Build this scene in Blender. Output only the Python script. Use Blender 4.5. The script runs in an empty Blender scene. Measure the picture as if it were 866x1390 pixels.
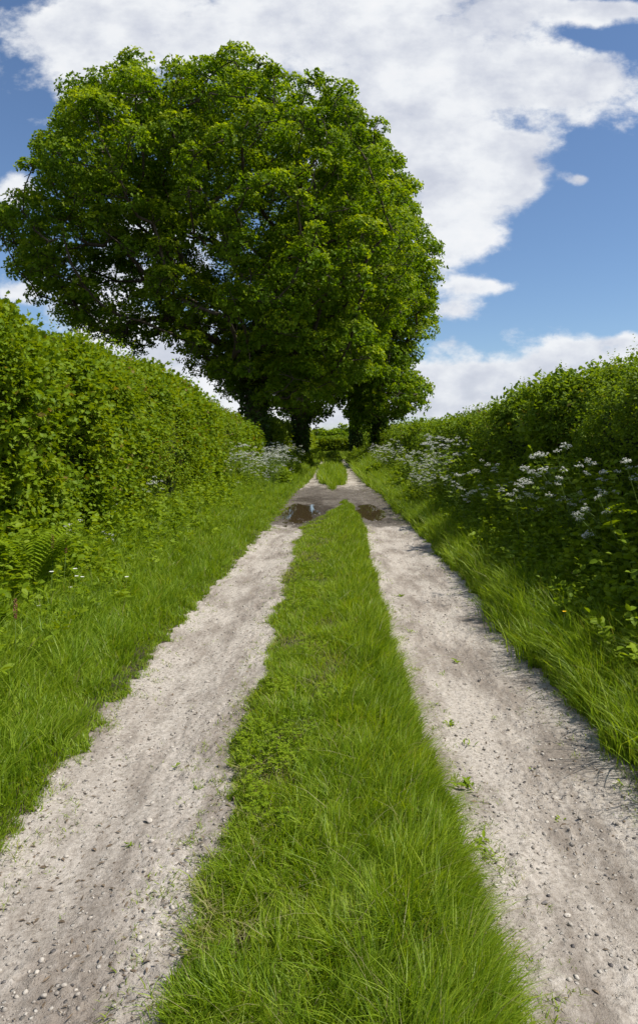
import bpy, math
import numpy as np

rng = np.random.default_rng(11)
SC = bpy.context.scene
C = SC.collection
PI = math.pi
FPX, VPX, VPY, CAMH = 950.0, 450.0, 600.0, 1.6      # lens in photo pixels, used to plan real positions

def P(px, py, d):
    return np.array([(px-VPX)/FPX*d, d, CAMH+(VPY-py)/FPX*d])

# ------------------------------------------------------------------ noise
def _h(ix, iy, s):
    n = (ix.astype(np.int64)*374761393 + iy.astype(np.int64)*668265263 + s*1274126177) & 0xffffffff
    n = ((n ^ (n >> 13))*1274126177) & 0xffffffff
    n = n ^ (n >> 16)
    return (n & 0xffff)/65535.0
def vn(x, y, s=0):
    x = np.asarray(x, float); y = np.asarray(y, float)
    x, y = np.broadcast_arrays(x, y)
    ix = np.floor(x); iy = np.floor(y)
    fx = x-ix; fy = y-iy
    fx = fx*fx*(3-2*fx); fy = fy*fy*(3-2*fy)
    a = _h(ix, iy, s); b = _h(ix+1, iy, s); c = _h(ix, iy+1, s); d = _h(ix+1, iy+1, s)
    return (a*(1-fx)+b*fx)*(1-fy)+(c*(1-fx)+d*fx)*fy
def fbm(x, y, s=0, o=4):
    t = 0; a = .5; n = 0
    x = np.asarray(x, float); y = np.asarray(y, float)
    for k in range(o):
        t = t+a*vn(x, y, s+k*17); n += a; a *= .5
        x = x*2.03+3.7; y = y*2.03+1.3
    return t/n
def sst(a, b, x):
    t = np.clip((x-a)/(b-a), 0, 1)
    return t*t*(3-2*t)

# ------------------------------------------------------------------ mesh helpers
def link(o, parent=None):
    C.objects.link(o)
    if parent is not None: o.parent = parent
    return o
def mesh(name, V, loops, totals, mat, parent=None, smooth=False, attrs=None, loc=None):
    me = bpy.data.meshes.new(name)
    V = np.ascontiguousarray(V, dtype=np.float32)
    loops = np.asarray(loops, dtype=np.int32); totals = np.asarray(totals, dtype=np.int32)
    me.vertices.add(len(V)); me.vertices.foreach_set('co', V.ravel())
    me.loops.add(len(loops)); me.loops.foreach_set('vertex_index', loops)
    me.polygons.add(len(totals))
    st = np.zeros(len(totals), np.int32); st[1:] = np.cumsum(totals)[:-1]
    me.polygons.foreach_set('loop_start', st); me.polygons.foreach_set('loop_total', totals)
    if smooth: me.polygons.foreach_set('use_smooth', np.ones(len(totals), bool))
    for k, a in (attrs or {}).items():
        at = me.attributes.new(k, 'FLOAT', 'POINT'); at.data.foreach_set('value', np.asarray(a, np.float32))
    me.update(calc_edges=True)
    me.materials.append(mat)
    o = bpy.data.objects.new(name, me)
    if loc is not None: o.location = loc
    return link(o, parent)
def empty(name, loc=(0,0,0), rz=0):
    o = bpy.data.objects.new(name, None); o.location = [float(v) for v in loc]; o.rotation_euler = (0,0,rz)
    o.empty_display_size = .2
    return link(o)
def tag(o, label=None, cat=None, group=None, kind=None):
    if label: o['label'] = label
    if cat: o['category'] = cat
    if group: o['group'] = group
    if kind: o['kind'] = kind
    return o
class Acc:
    """collects polygons of any size, joined into one mesh"""
    def __init__(s): s.V=[]; s.L=[]; s.T=[]; s.n=0; s.A=[]
    def add(s, V, loops, totals, a=None):
        V = np.asarray(V, float).reshape(-1,3)
        s.V.append(V); s.L.append(np.asarray(loops)+s.n); s.T.append(np.asarray(totals)); s.n += len(V)
        s.A.append(np.zeros(len(V)) if a is None else np.broadcast_to(a, (len(V),)))
    def arrays(s): return np.concatenate(s.V), np.concatenate(s.L), np.concatenate(s.T)
    def build(s, name, mat, parent=None, smooth=False, loc=None):
        V, L, T = s.arrays()
        return mesh(name, V, L, T, mat, parent, smooth, {'tone': np.concatenate(s.A)}, loc)
def norm(v): return v/np.maximum(np.linalg.norm(v, axis=-1, keepdims=True), 1e-9)
def frame(fwd, up):
    f = norm(fwd); s = norm(np.cross(f, up)); n = np.cross(s, f)
    return s, f, n
def inst(acc, tmpl, pos, fwd, up, scale, tone=None):
    """copies template (verts, loops, totals) to N places inside one mesh (a leaf of a crown, a blade of a sward)"""
    T, L, K = tmpl
    s, f, n = frame(fwd, up)
    sc = np.asarray(scale, float)
    if sc.ndim == 1: sc = np.repeat(sc[:,None], 3, 1)
    V = pos[:,None,:]+T[None,:,0:1]*s[:,None,:]*sc[:,None,0:1]+T[None,:,1:2]*f[:,None,:]*sc[:,None,1:2]+T[None,:,2:3]*n[:,None,:]*sc[:,None,2:3]
    N = len(pos)
    loops = (L[None,:]+np.arange(N)[:,None]*len(T)).ravel()
    acc.add(V.reshape(-1,3), loops, np.tile(K, N), None if tone is None else np.repeat(tone, len(T)))
def rdir(n, r=None):
    r = r or rng
    v = r.normal(size=(n,3)); return norm(v)

def T_(V, F):
    return np.array(V, float), np.array([i for f in F for i in f]), np.array([len(f) for f in F])
LEAF = T_([(0,0,0),(0,.58,-.02),(0,1,-.14),(.30,.30,.10),(.27,.70,.05),(-.30,.30,.10),(-.27,.70,.05)],
          [(0,3,4,1),(0,1,6,5),(1,4,2),(1,2,6)])
KITE = T_([(0,0,0),(.30,.55,.10),(0,1,-.05),(-.30,.55,.10)], [(0,1,2),(0,2,3)])
# lobed leaf (hawthorn / field maple) and long narrow leaf
LOBED = T_([(0,0,0),(.22,.25,.05),(.48,.42,.12),(.26,.56,.05),(.34,.82,.08),(.10,.80,.0),(0,1,-.1),(-.10,.80,0),(-.34,.82,.08),(-.26,.56,.05),(-.48,.42,.12),(-.22,.25,.05),(0,.5,-.03)],
           [(0,1,12),(1,2,3,12),(3,4,5,12),(5,6,12),(6,7,12),(7,8,9,12),(9,10,11,12),(11,0,12)])
NARROW = T_([(0,0,0),(.12,.35,.03),(.10,.7,0),(0,1,-.12),(-.10,.7,0),(-.12,.35,.03)], [(0,1,2,4,5),(2,3,4)])

def tube(acc, pts, rad, n=6, tone=0, cap=True):
    pts = np.asarray(pts, float); rad = np.asarray(rad, float)
    d = np.gradient(pts, axis=0) if len(pts) > 1 else None
    d = norm(d)
    ref = np.array([0.31,0.17,.93]); ref = ref if abs(d[0]@ref) < .95 else np.array([1.,0,0])
    a = norm(np.cross(d, ref)); b = np.cross(d, a)
    th = np.arange(n)/n*2*PI
    V = pts[:,None,:]+rad[:,None,None]*(np.cos(th)[None,:,None]*a[:,None,:]+np.sin(th)[None,:,None]*b[:,None,:])
    m = len(pts)
    i = np.arange(m-1)[:,None]*n; j = np.arange(n)[None,:]; j2 = (j+1)%n
    q = np.stack([i+j, i+j2, i+n+j2, i+n+j], -1).reshape(-1)
    loops = list(q); tot = [4]*((m-1)*n)
    if cap: loops += list(range(n))[::-1]+list(range((m-1)*n, m*n)); tot += [n, n]
    acc.add(V.reshape(-1,3), loops, tot, tone)

def icos(sub=1):
    import bmesh
    bm = bmesh.new(); bmesh.ops.create_icosphere(bm, subdivisions=sub, radius=1)
    V = np.array([v.co[:] for v in bm.verts]); F = [tuple(v.index for v in f.verts) for f in bm.faces]
    bm.free(); return V, F

# ------------------------------------------------------------------ materials
def newmat(name):
    m = bpy.data.materials.new(name); m.use_nodes = True
    nt = m.node_tree; nt.nodes.clear()
    return m, nt
def N(nt, t, **kw):
    n = nt.nodes.new(t)
    for k, v in kw.items():
        if k in n.inputs.keys() if isinstance(k, str) else False: n.inputs[k].default_value = v
        else: setattr(n, k, v)
    return n
def ramp(nt, fac, stops):
    r = nt.nodes.new('ShaderNodeValToRGB')
    e = r.color_ramp.elements
    while len(e) < len(stops): e.new(.5)
    for el, (p, c) in zip(e, stops): el.position = p; el.color = (*c, 1) if len(c) == 3 else c
    nt.links.new(fac, r.inputs[0]); return r.outputs[0]
def mixc(nt, f, a, b, mode='MIX'):
    m = nt.nodes.new('ShaderNodeMix'); m.data_type = 'RGBA'; m.blend_type = mode
    for i, v in ((0, f), (6, a), (7, b)):
        if hasattr(v, 'links') or isinstance(v, bpy.types.NodeSocket): nt.links.new(v, m.inputs[i])
        else: m.inputs[i].default_value = v if i == 0 else (*v, 1)
    return m.outputs[2]
def math_(nt, op, a, b=0, c=None, clamp=False):
    m = nt.nodes.new('ShaderNodeMath'); m.operation = op; m.use_clamp = clamp
    for i, v in enumerate((a, b) if c is None else (a, b, c)):
        if isinstance(v, bpy.types.NodeSocket): nt.links.new(v, m.inputs[i])
        else: m.inputs[i].default_value = v
    return m.outputs[0]
def noise(nt, scale, detail=4, vec=None, rough=.55):
    n = nt.nodes.new('ShaderNodeTexNoise'); n.inputs['Scale'].default_value = scale; n.inputs['Detail'].default_value = detail
    n.inputs['Roughness'].default_value = rough
    if vec is not None: nt.links.new(vec, n.inputs['Vector'])
    return n.outputs['Fac']

def leafmat(name, cols, transl=.4, tcol=None, rough=.55, nscale=1.2, spec=.16, attr_col=None, var=.5):
    """cols: dark, mid, light real leaf greens; per-leaf variation + broad patches; 'tone' attribute = share of attr_col (straw, blossom, bronze hedge tip, sunlight painted on oak tops)"""
    m, nt = newmat(name)
    geo = nt.nodes.new('ShaderNodeNewGeometry')
    rnd = geo.outputs['Random Per Island']
    nz = noise(nt, nscale, 3, geo.outputs['Position'])
    f = math_(nt, 'ADD', math_(nt, 'MULTIPLY', rnd, var), math_(nt, 'MULTIPLY', math_(nt, 'SUBTRACT', nz, .32), 1.3*(1-var)+.4), clamp=True)
    col = ramp(nt, f, [(0, cols[0]), (.5, cols[1]), (1, cols[2])])
    if attr_col:
        at = nt.nodes.new('ShaderNodeAttribute'); at.attribute_name = 'tone'
        col = mixc(nt, at.outputs['Fac'], col, attr_col)
    pb = nt.nodes.new('ShaderNodeBsdfPrincipled'); pb.inputs['Roughness'].default_value = rough
    pb.inputs['Specular IOR Level'].default_value = spec
    nt.links.new(col, pb.inputs['Base Color'])
    tr = nt.nodes.new('ShaderNodeBsdfTranslucent')
    tc = mixc(nt, 1.0, col, tcol or (1.5, 1.25, .45), 'MULTIPLY')
    nt.links.new(tc, tr.inputs['Color'])
    mx = nt.nodes.new('ShaderNodeMixShader'); mx.inputs[0].default_value = transl
    nt.links.new(pb.outputs[0], mx.inputs[1]); nt.links.new(tr.outputs[0], mx.inputs[2])
    out = nt.nodes.new('ShaderNodeOutputMaterial'); nt.links.new(mx.outputs[0], out.inputs[0])
    return m
def plain(name, c1, c2, scale=20, rough=.9, bump=.3, bscale=40, stretch=None):
    m, nt = newmat(name)
    geo = nt.nodes.new('ShaderNodeNewGeometry'); vec = geo.outputs['Position']
    if stretch:
        mp = nt.nodes.new('ShaderNodeMapping'); mp.inputs['Scale'].default_value = stretch
        nt.links.new(vec, mp.inputs[0]); vec = mp.outputs[0]
    a = noise(nt, scale, 6, vec)
    col = ramp(nt, a, [(.3, c1), (.7, c2)])
    rnd = geo.outputs['Random Per Island']
    col = mixc(nt, .35, col, mixc(nt, 1.0, col, ramp(nt, rnd, [(0,(.45,.45,.45)),(1,(1.6,1.6,1.6))]), 'MULTIPLY'))
    pb = nt.nodes.new('ShaderNodeBsdfPrincipled'); pb.inputs['Roughness'].default_value = rough
    pb.inputs['Specular IOR Level'].default_value = .25
    nt.links.new(col, pb.inputs['Base Color'])
    if bump:
        b = nt.nodes.new('ShaderNodeBump'); b.inputs['Strength'].default_value = bump; b.inputs['Distance'].default_value = .02
        nt.links.new(noise(nt, bscale, 6, vec), b.inputs['Height']); nt.links.new(b.outputs[0], pb.inputs['Normal'])
    out = nt.nodes.new('ShaderNodeOutputMaterial'); nt.links.new(pb.outputs[0], out.inputs[0])
    return m

M = {}
M['oak'] = leafmat('oak_leaf', [(.065,.135,.006),(.125,.22,.008),(.215,.31,.012)], .5, (1.45,1.4,.2), nscale=.5, attr_col=(.44,.50,.02))  # attr_col is the bright sunlit tone painted on the crown pads
M['ivy'] = leafmat('ivy_leaf', [(.03,.065,.010),(.055,.10,.012),(.10,.15,.015)], .25, rough=.4)
M['hedge'] = leafmat('hedge_leaf', [(.09,.165,.007),(.17,.255,.009),(.275,.345,.02)], .42, (1.5,1.3,.35), nscale=1.3, attr_col=(.22,.11,.045))
M['hedge_far'] = leafmat('clipped_hedge_leaf', [(.095,.15,.008),(.16,.23,.011),(.24,.31,.02)], .42, (1.5,1.3,.35), nscale=.9)
M['hedge_dark'] = leafmat('hedgerow_leaf', [(.09,.155,.012),(.16,.24,.014),(.25,.33,.02)], .45, (1.4,1.3,.4), nscale=1.0, attr_col=(.20,.13,.045))
M['grass'] = leafmat('grass_blade', [(.09,.17,.010),(.215,.325,.013),(.36,.44,.045)], .48, (1.4,1.3,.35), rough=.45, spec=.28, var=.75, nscale=2.2, attr_col=(.36,.31,.16))
M['verge'] = leafmat('verge_grass_blade', [(.085,.165,.012),(.20,.31,.014),(.34,.43,.045)], .48, (1.4,1.3,.35), rough=.45, spec=.28, var=.75, nscale=1.6, attr_col=(.36,.31,.16))
M['herb'] = leafmat('herb_leaf', [(.12,.20,.009),(.20,.29,.012),(.29,.36,.025)], .45, (1.45,1.3,.4), nscale=1.5)
M['stem'] = leafmat('flower_stem', [(.07,.12,.02),(.11,.17,.03),(.16,.22,.05)], .15, nscale=3)
M['fern'] = leafmat('fern_frond', [(.16,.26,.01),(.24,.34,.015),(.30,.40,.02)], .5, (1.4,1.3,.35), nscale=3)
M['petal'] = leafmat('white_petal', [(.74,.75,.66),(.82,.82,.76),(.86,.86,.82)], .35, (1,1,.95), nscale=5)
M['yellow'] = leafmat('yellow_petal', [(.7,.42,.01),(.75,.48,.01),(.8,.55,.02)], .2, (1,1,.3))
M['seed'] = leafmat('seed_spike', [(.20,.09,.05),(.27,.13,.07),(.34,.19,.10)], .15, (1,1,1), nscale=8)
M['bark'] = plain('oak_bark', (.035,.028,.020), (.13,.105,.075), 5, .95, .8, 14, (3,3,.7))
M['twig'] = plain('twig_bark', (.05,.035,.025), (.14,.11,.08), 20, .9, .2)
M['core'] = plain('hedge_shade_fill', (.018,.026,.008), (.05,.065,.018), 6, 1, .6, 12)  # dark green filling, the shade inside a hedge put into the colour
M['stone'] = plain('chalk_flint', (.20,.17,.14), (.50,.46,.40), 30, .85, .3, 120)
M['darkstone'] = plain('flint_chip', (.05,.045,.045), (.20,.18,.165), 40, .7, .3, 120)
M['litter'] = plain('dry_litter', (.05,.035,.022), (.20,.15,.10), 60, .9, 0)

# ------------------------------------------------------------------ terrain functions
def strip_half(y):       # half width of the grass strip between the wheel tracks, left / right
    base = .455+.08*sst(4, 12, y)
    return base
def taper(y): return sst(13.2, 18.3, y)*sst(23, 22, y)
def edgeL_strip(y): return -strip_half(y)+(.88+.2*(vn(y*1.9, y*0, 77)-.5))*taper(y)+.12*(vn(y*2.7, y*0, 78)-.5)+.07*(fbm(y*1.3, y*0+2, 5)-.5)*2+.05*(vn(y*6, y*0, 9)-.5)+.05*(vn(y*18, y*0, 29)-.5)
def edgeR_strip(y): return strip_half(y)-.12*taper(y)+.10*sst(10, 13, y)*sst(18, 17, y)+.06*(fbm(y*1.1, y*0+7, 6)-.5)*2
def edgeL(y): return -1.36+.16*sst(3.5, 16, y)+.06*(fbm(y*.9, y*0+1, 7)-.5)*2+.08*(vn(y*5, y*0, 8)-.5)+.10*(vn(y*14, y*0, 28)-.5)
def edgeR(y): return 1.49+.05*sst(4, 9, y)-.03*sst(10, 16, y)+.08*(fbm(y*.8, y*0+5, 15)-.5)*2+.07*(vn(y*5, y*0, 18)-.5)+.08*(vn(y*14, y*0, 38)-.5)
def strip_on(y):         # the strip is worn away where the lane floods
    a = sst(19.2, 16.2, y+0*y)
    b = sst(22.4, 22.8, y)*sst(58, 44, y)
    return np.maximum(a, b)
def strip2(x, y): return sst(.64, .40, np.abs(x-.03)+.7*(fbm(x*2, y*.9, 55)-.5)+.55*sst(28, 23, y))
def grassiness(x, y):
    w = .05
    l = sst(edgeL(y)+w, edgeL(y)-w, x)
    r = sst(edgeR(y)-w, edgeR(y)+w, x)
    on = strip_on(y)
    m = sst(edgeL_strip(y)-w, edgeL_strip(y)+w, x)*sst(edgeR_strip(y)+w, edgeR_strip(y)-w, x)*(on > .02)
    nar = np.where(y > 21, strip2(x, y), 1)
    far = sst(62, 70, y)
    return np.clip(np.maximum(np.maximum(l, r), np.maximum(m*nar, far)), 0, 1)
PUD = [(-.50, 16.0, .44, 2.1), (.84, 16.5, .26, 1.5)]
WATER_Z = -.050
def H(x, y):
    x = np.asarray(x, float); y = np.asarray(y, float)
    z = -.035*(np.exp(-((np.abs(x)-1.0)/.33)**2))*sst(75, 60, y)
    z = z+.035*np.exp(-(x/.42)**4)*strip_on(y)
    z = z+.10*sst(1.45, 2.1, -x)+.16*sst(2.1, 3.4, -x)+.14*sst(1.55, 2.2, x)+.32*sst(2.1, 3.3, x)
    z = z+.04*(fbm(x*.9, y*.5, 21)-.5)
    z = z-.02*np.exp(-((y-16.2)/2.6)**2)*(np.abs(x) < 1.7)
    for cx, cy, rx, ry in PUD:
        d = ((x-cx)/rx)**2+((y-cy)/ry)**2+2.6*(fbm(x*3.6, y*1.1, 31)-.5)
        z = z-.05*np.exp(-np.clip(d, 0, 50)**1.5*.7)
    z = z+.016*(fbm(x*4, y*3, 33)-.5)+.013*(fbm(x*15, y*13, 35, 3)-.5)
    cr = np.clip(fbm(x*42, y*38, 45, 2)-.52, 0, 1)*np.clip(fbm(x*3, y*2, 46, 2)*2.4-.55, .15, 1.3)
    z = z+.042*cr*((np.abs(x) < 1.75) & (y < 30))
    z = z+.030*(fbm(x*5, y*3, 37, 3)-.5)*np.exp(-((y-18.2)/3.5)**2)
    return z

# ------------------------------------------------------------------ ground material
def ground_mat():
    m, nt = newmat('lane_ground')
    geo = nt.nodes.new('ShaderNodeNewGeometry'); pos = geo.outputs['Position']
    def A(n):
        a = nt.nodes.new('ShaderNodeAttribute'); a.attribute_name = n; return a.outputs['Fac']
    soil, wet = A('soil'), A('wet')
    n1 = noise(nt, 1.1, 6, pos); n2 = noise(nt, 6, 6, pos, .65); n3 = noise(nt, 45, 5, pos, .7); n4 = noise(nt, 170, 3, pos, .7)
    base = ramp(nt, n3, [(.30, (.23,.197,.165)), (.48, (.41,.365,.31)), (.72, (.55,.50,.44))])
    # trodden brown dirt, in long streaks along the lane
    mp = nt.nodes.new('ShaderNodeMapping'); mp.inputs['Scale'].default_value = (1.9, .55, 1); nt.links.new(pos, mp.inputs[0])
    s1 = noise(nt, 1.6, 7, mp.outputs[0], .68)
    dirt = ramp(nt, s1, [(.44, (0,0,0)), (.60, (1,1,1))])
    dirtc = ramp(nt, n2, [(.3, (.085,.062,.045)), (.7, (.20,.16,.125))])
    col = mixc(nt, math_(nt, 'MULTIPLY', dirt, .66), base, dirtc)
    # small dark debris and dark specks
    sp = ramp(nt, n4, [(.33, (1,1,1)), (.42, (0,0,0))])
    sp2 = math_(nt, 'MULTIPLY', sp, ramp(nt, n2, [(.42, (.1,.1,.1)), (.62, (1,1,1))]))
    col = mixc(nt, math_(nt, 'MULTIPLY', sp2, .8), col, (.05,.038,.028))
    # chalk pebbles set in the surface
    vo = nt.nodes.new('ShaderNodeTexVoronoi'); vo.inputs['Scale'].default_value = 38; nt.links.new(pos, vo.inputs['Vector'])
    peb = ramp(nt, vo.outputs['Distance'], [(.20, (1,1,1)), (.32, (0,0,0))])
    sel = nt.nodes.new('ShaderNodeSeparateColor'); nt.links.new(vo.outputs['Color'], sel.inputs[0])
    pick = math_(nt, 'MULTIPLY', peb, math_(nt, 'GREATER_THAN', sel.outputs[0], .72))
    pebc = ramp(nt, sel.outputs[1], [(0, (.10,.09,.08)), (.4, (.33,.30,.26)), (1, (.52,.48,.42))])
    col = mixc(nt, pick, col, pebc)
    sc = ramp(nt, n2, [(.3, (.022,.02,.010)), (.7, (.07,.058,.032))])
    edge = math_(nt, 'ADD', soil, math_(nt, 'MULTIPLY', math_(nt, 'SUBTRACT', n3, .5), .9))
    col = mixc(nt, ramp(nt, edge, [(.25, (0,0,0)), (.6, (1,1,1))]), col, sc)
    wf = math_(nt, 'ADD', wet, math_(nt, 'MULTIPLY', math_(nt, 'SUBTRACT', n2, .5), 1.3))
    wf = ramp(nt, wf, [(.35, (0,0,0)), (.6, (1,1,1))])
    mud = mixc(nt, ramp(nt, noise(nt, 3.5, 5, pos, .7), [(.42, (0,0,0)), (.56, (1,1,1))]), ramp(nt, n3, [(.3, (.03,.022,.015)), (.7, (.085,.066,.05))]), ramp(nt, n3, [(.3, (.07,.055,.042)), (.7, (.17,.145,.12))]))
    col = mixc(nt, math_(nt, 'MULTIPLY', wf, .85), col, mud)
    damp = math_(nt, 'ADD', A('damp'), math_(nt, 'MULTIPLY', math_(nt, 'SUBTRACT', n3, .5), .5), clamp=True)
    damp = math_(nt, 'MULTIPLY', damp, math_(nt, 'GREATER_THAN', A('damp'), .02))
    col = mixc(nt, math_(nt, 'MULTIPLY', damp, .85), col, (.045,.033,.023))
    pb = nt.nodes.new('ShaderNodeBsdfPrincipled'); nt.links.new(col, pb.inputs['Base Color'])
    pb.inputs['Specular IOR Level'].default_value = .3
    nt.links.new(ramp(nt, wf, [(0, (.95,)*3), (1, (.5,)*3)]), pb.inputs['Roughness'])
    hgt = math_(nt, 'ADD', math_(nt, 'ADD', math_(nt, 'MULTIPLY', n3, .5), math_(nt, 'MULTIPLY', n4, .25)), math_(nt, 'MULTIPLY', pick, .35))
    b = nt.nodes.new('ShaderNodeBump'); b.inputs['Strength'].default_value = 1.0; b.inputs['Distance'].default_value = .022
    nt.links.new(hgt, b.inputs['Height']); nt.links.new(b.outputs[0], pb.inputs['Normal'])
    out = nt.nodes.new('ShaderNodeOutputMaterial'); nt.links.new(pb.outputs[0], out.inputs[0])
    return m
M['ground'] = ground_mat()

def build_ground():
    ys = list(np.linspace(-40, .6, 60)); y = .6
    while y < 30: y += max(.0085, .0052*y); ys.append(y)
    while y < 4000: y *= 1.06; ys.append(y)
    ys = np.array(ys)
    fine = np.arange(-1.725, 1.7251, .0115)
    out = [1.725]; s = .04
    while out[-1] < 4: out.append(out[-1]+.045)
    while out[-1] < 4000: out.append(out[-1]*1.18)
    out = np.array(out[1:])
    xs = np.concatenate([-out[::-1], fine, out])
    X, Y = np.meshgrid(xs, ys)
    Z = H(X, Y)
    Z = np.where((np.abs(X) > 60) | (Y > 90), Z+0.0, Z)
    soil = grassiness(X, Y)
    wet = sst(12.6, 14.2, Y+.5*X*0+1.3*(fbm(X*1.5, Y*.8, 41)-.5))*sst(29, 22.5, Y+4*(fbm(X*1.5, Y*.5, 43)-.5))*(np.abs(X) < 2.2)
    wet = np.clip(wet*(.72+.6*np.exp(-((Y-17.3)/3.0)**2)), 0, 1)*(1-soil*.6)
    damp = 0*X
    for cx, cy, rx, ry in PUD:
        d = ((X-cx)/(rx*1.35))**2+((Y-cy)/(ry*1.25))**2+1.6*(fbm(X*3, Y*1.4, 47)-.5)
        damp = np.maximum(damp, sst(1.5, .7, d))
    damp = np.maximum(damp, .75*sst(.5, .66, fbm(X*1.7, Y*.7, 49))*sst(13.5, 15, Y)*sst(27, 22, Y))*(1-soil)
    nx, ny = len(xs), len(ys)
    def sub(name, mask_cols):
        c = np.where(mask_cols)[0]
        i = np.arange(ny-1)[:,None]; 
        q = np.stack([i*nx+c, i*nx+c+1, (i+1)*nx+c+1, (i+1)*nx+c], -1).reshape(-1,4)
        used, inv = np.unique(q, return_inverse=True)
        V = np.stack([X.ravel()[used], Y.ravel()[used], Z.ravel()[used]], -1)
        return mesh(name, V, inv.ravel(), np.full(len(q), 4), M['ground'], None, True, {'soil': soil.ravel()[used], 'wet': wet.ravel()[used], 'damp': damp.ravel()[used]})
    mid = (xs[:-1]+xs[1:])/2
    g = sub('ground', (np.abs(mid) > 1.72) | (np.abs(mid) < .42))
    tag(g, kind='structure')
    a = sub('wheel_track', (mid < -.42) & (mid > -1.72)); tag(a, 'pale chalky left wheel track of the lane', kind='structure')
    b = sub('wheel_track', (mid > .42) & (mid < 1.72)); tag(b, 'pale chalky right wheel track of the lane', kind='structure')
build_ground()

def water():
    m, nt = newmat('puddle_water')
    pb = nt.nodes.new('ShaderNodeBsdfPrincipled')
    pb.inputs['Base Color'].default_value = (.065,.045,.022,1); pb.inputs['Roughness'].default_value = .02
    pb.inputs['Specular IOR Level'].default_value = .6
    geo = nt.nodes.new('ShaderNodeNewGeometry')
    b = nt.nodes.new('ShaderNodeBump'); b.inputs['Strength'].default_value = .04; b.inputs['Distance'].default_value = .01
    nt.links.new(noise(nt, 6, 2, geo.outputs['Position']), b.inputs['Height']); nt.links.new(b.outputs[0], pb.inputs['Normal'])
    out = nt.nodes.new('ShaderNodeOutputMaterial'); nt.links.new(pb.outputs[0], out.inputs[0])
    for k, (cx, cy, rx, ry) in enumerate(PUD):
        th = np.linspace(0, 2*PI, 49)[:-1]
        r = 1.7+.2*(vn(np.cos(th)*2+9, np.sin(th)*2+k*7, 3)-.5)
        V = np.stack([cx+rx*r*np.cos(th), cy+ry*r*np.sin(th), np.full(48, WATER_Z)], -1)
        pass
        V = np.vstack([V, [[cx, cy, WATER_Z]]])
        F = [(i, (i+1)%48, 48) for i in range(48)]
        o = mesh('puddle', V, [i for f in F for i in f], [3]*48, m)
        tag(o, ['muddy rain puddle in the left wheel track', 'muddy rain puddle in the right wheel track'][k], kind='structure')
water()

# ------------------------------------------------------------------ grass
BT = np.array([0, .38, .72, 1.0])
def blades(acc, x, y, h, w, lean, bend, yaw, tone=None, z0=None):
    n = len(x)
    z = H(x, y)-.01 if z0 is None else z0
    base = np.stack([x, y, z], -1)
    l = np.stack([np.cos(lean), np.sin(lean), 0*lean], -1)
    s = np.stack([np.cos(yaw), np.sin(yaw), 0*yaw], -1)
    V = np.empty((n, 7, 3)); k = 0
    for i, t in enumerate(BT):
        c = base+l*(h*bend*t**2)[:,None]; c[:,2] += h*t*(1-.35*np.minimum(bend, 1.2)*t)
        ww = w*(1, .95, .62, 0)[i]
        if i < 3:
            V[:,k] = c-s*(ww/2)[:,None]; V[:,k+1] = c+s*(ww/2)[:,None]; k += 2
        else: V[:,k] = c
    L = np.array([0,1,3,2, 2,3,5,4, 4,5,6]); K = np.array([4,4,3])
    loops = (L[None]+np.arange(n)[:,None]*7).ravel()
    acc.add(V.reshape(-1,3), loops, np.tile(K, n), None if tone is None else np.repeat(tone, 7))
def ysample(n, y0, y1, p=1.0):
    """more samples near the camera"""
    u = rng.random(n)
    if abs(p-1) < 1e-6: return y0*(y1/y0)**u
    a = 1-p
    return (y0**a+u*(y1**a-y0**a))**(1/a)

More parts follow.
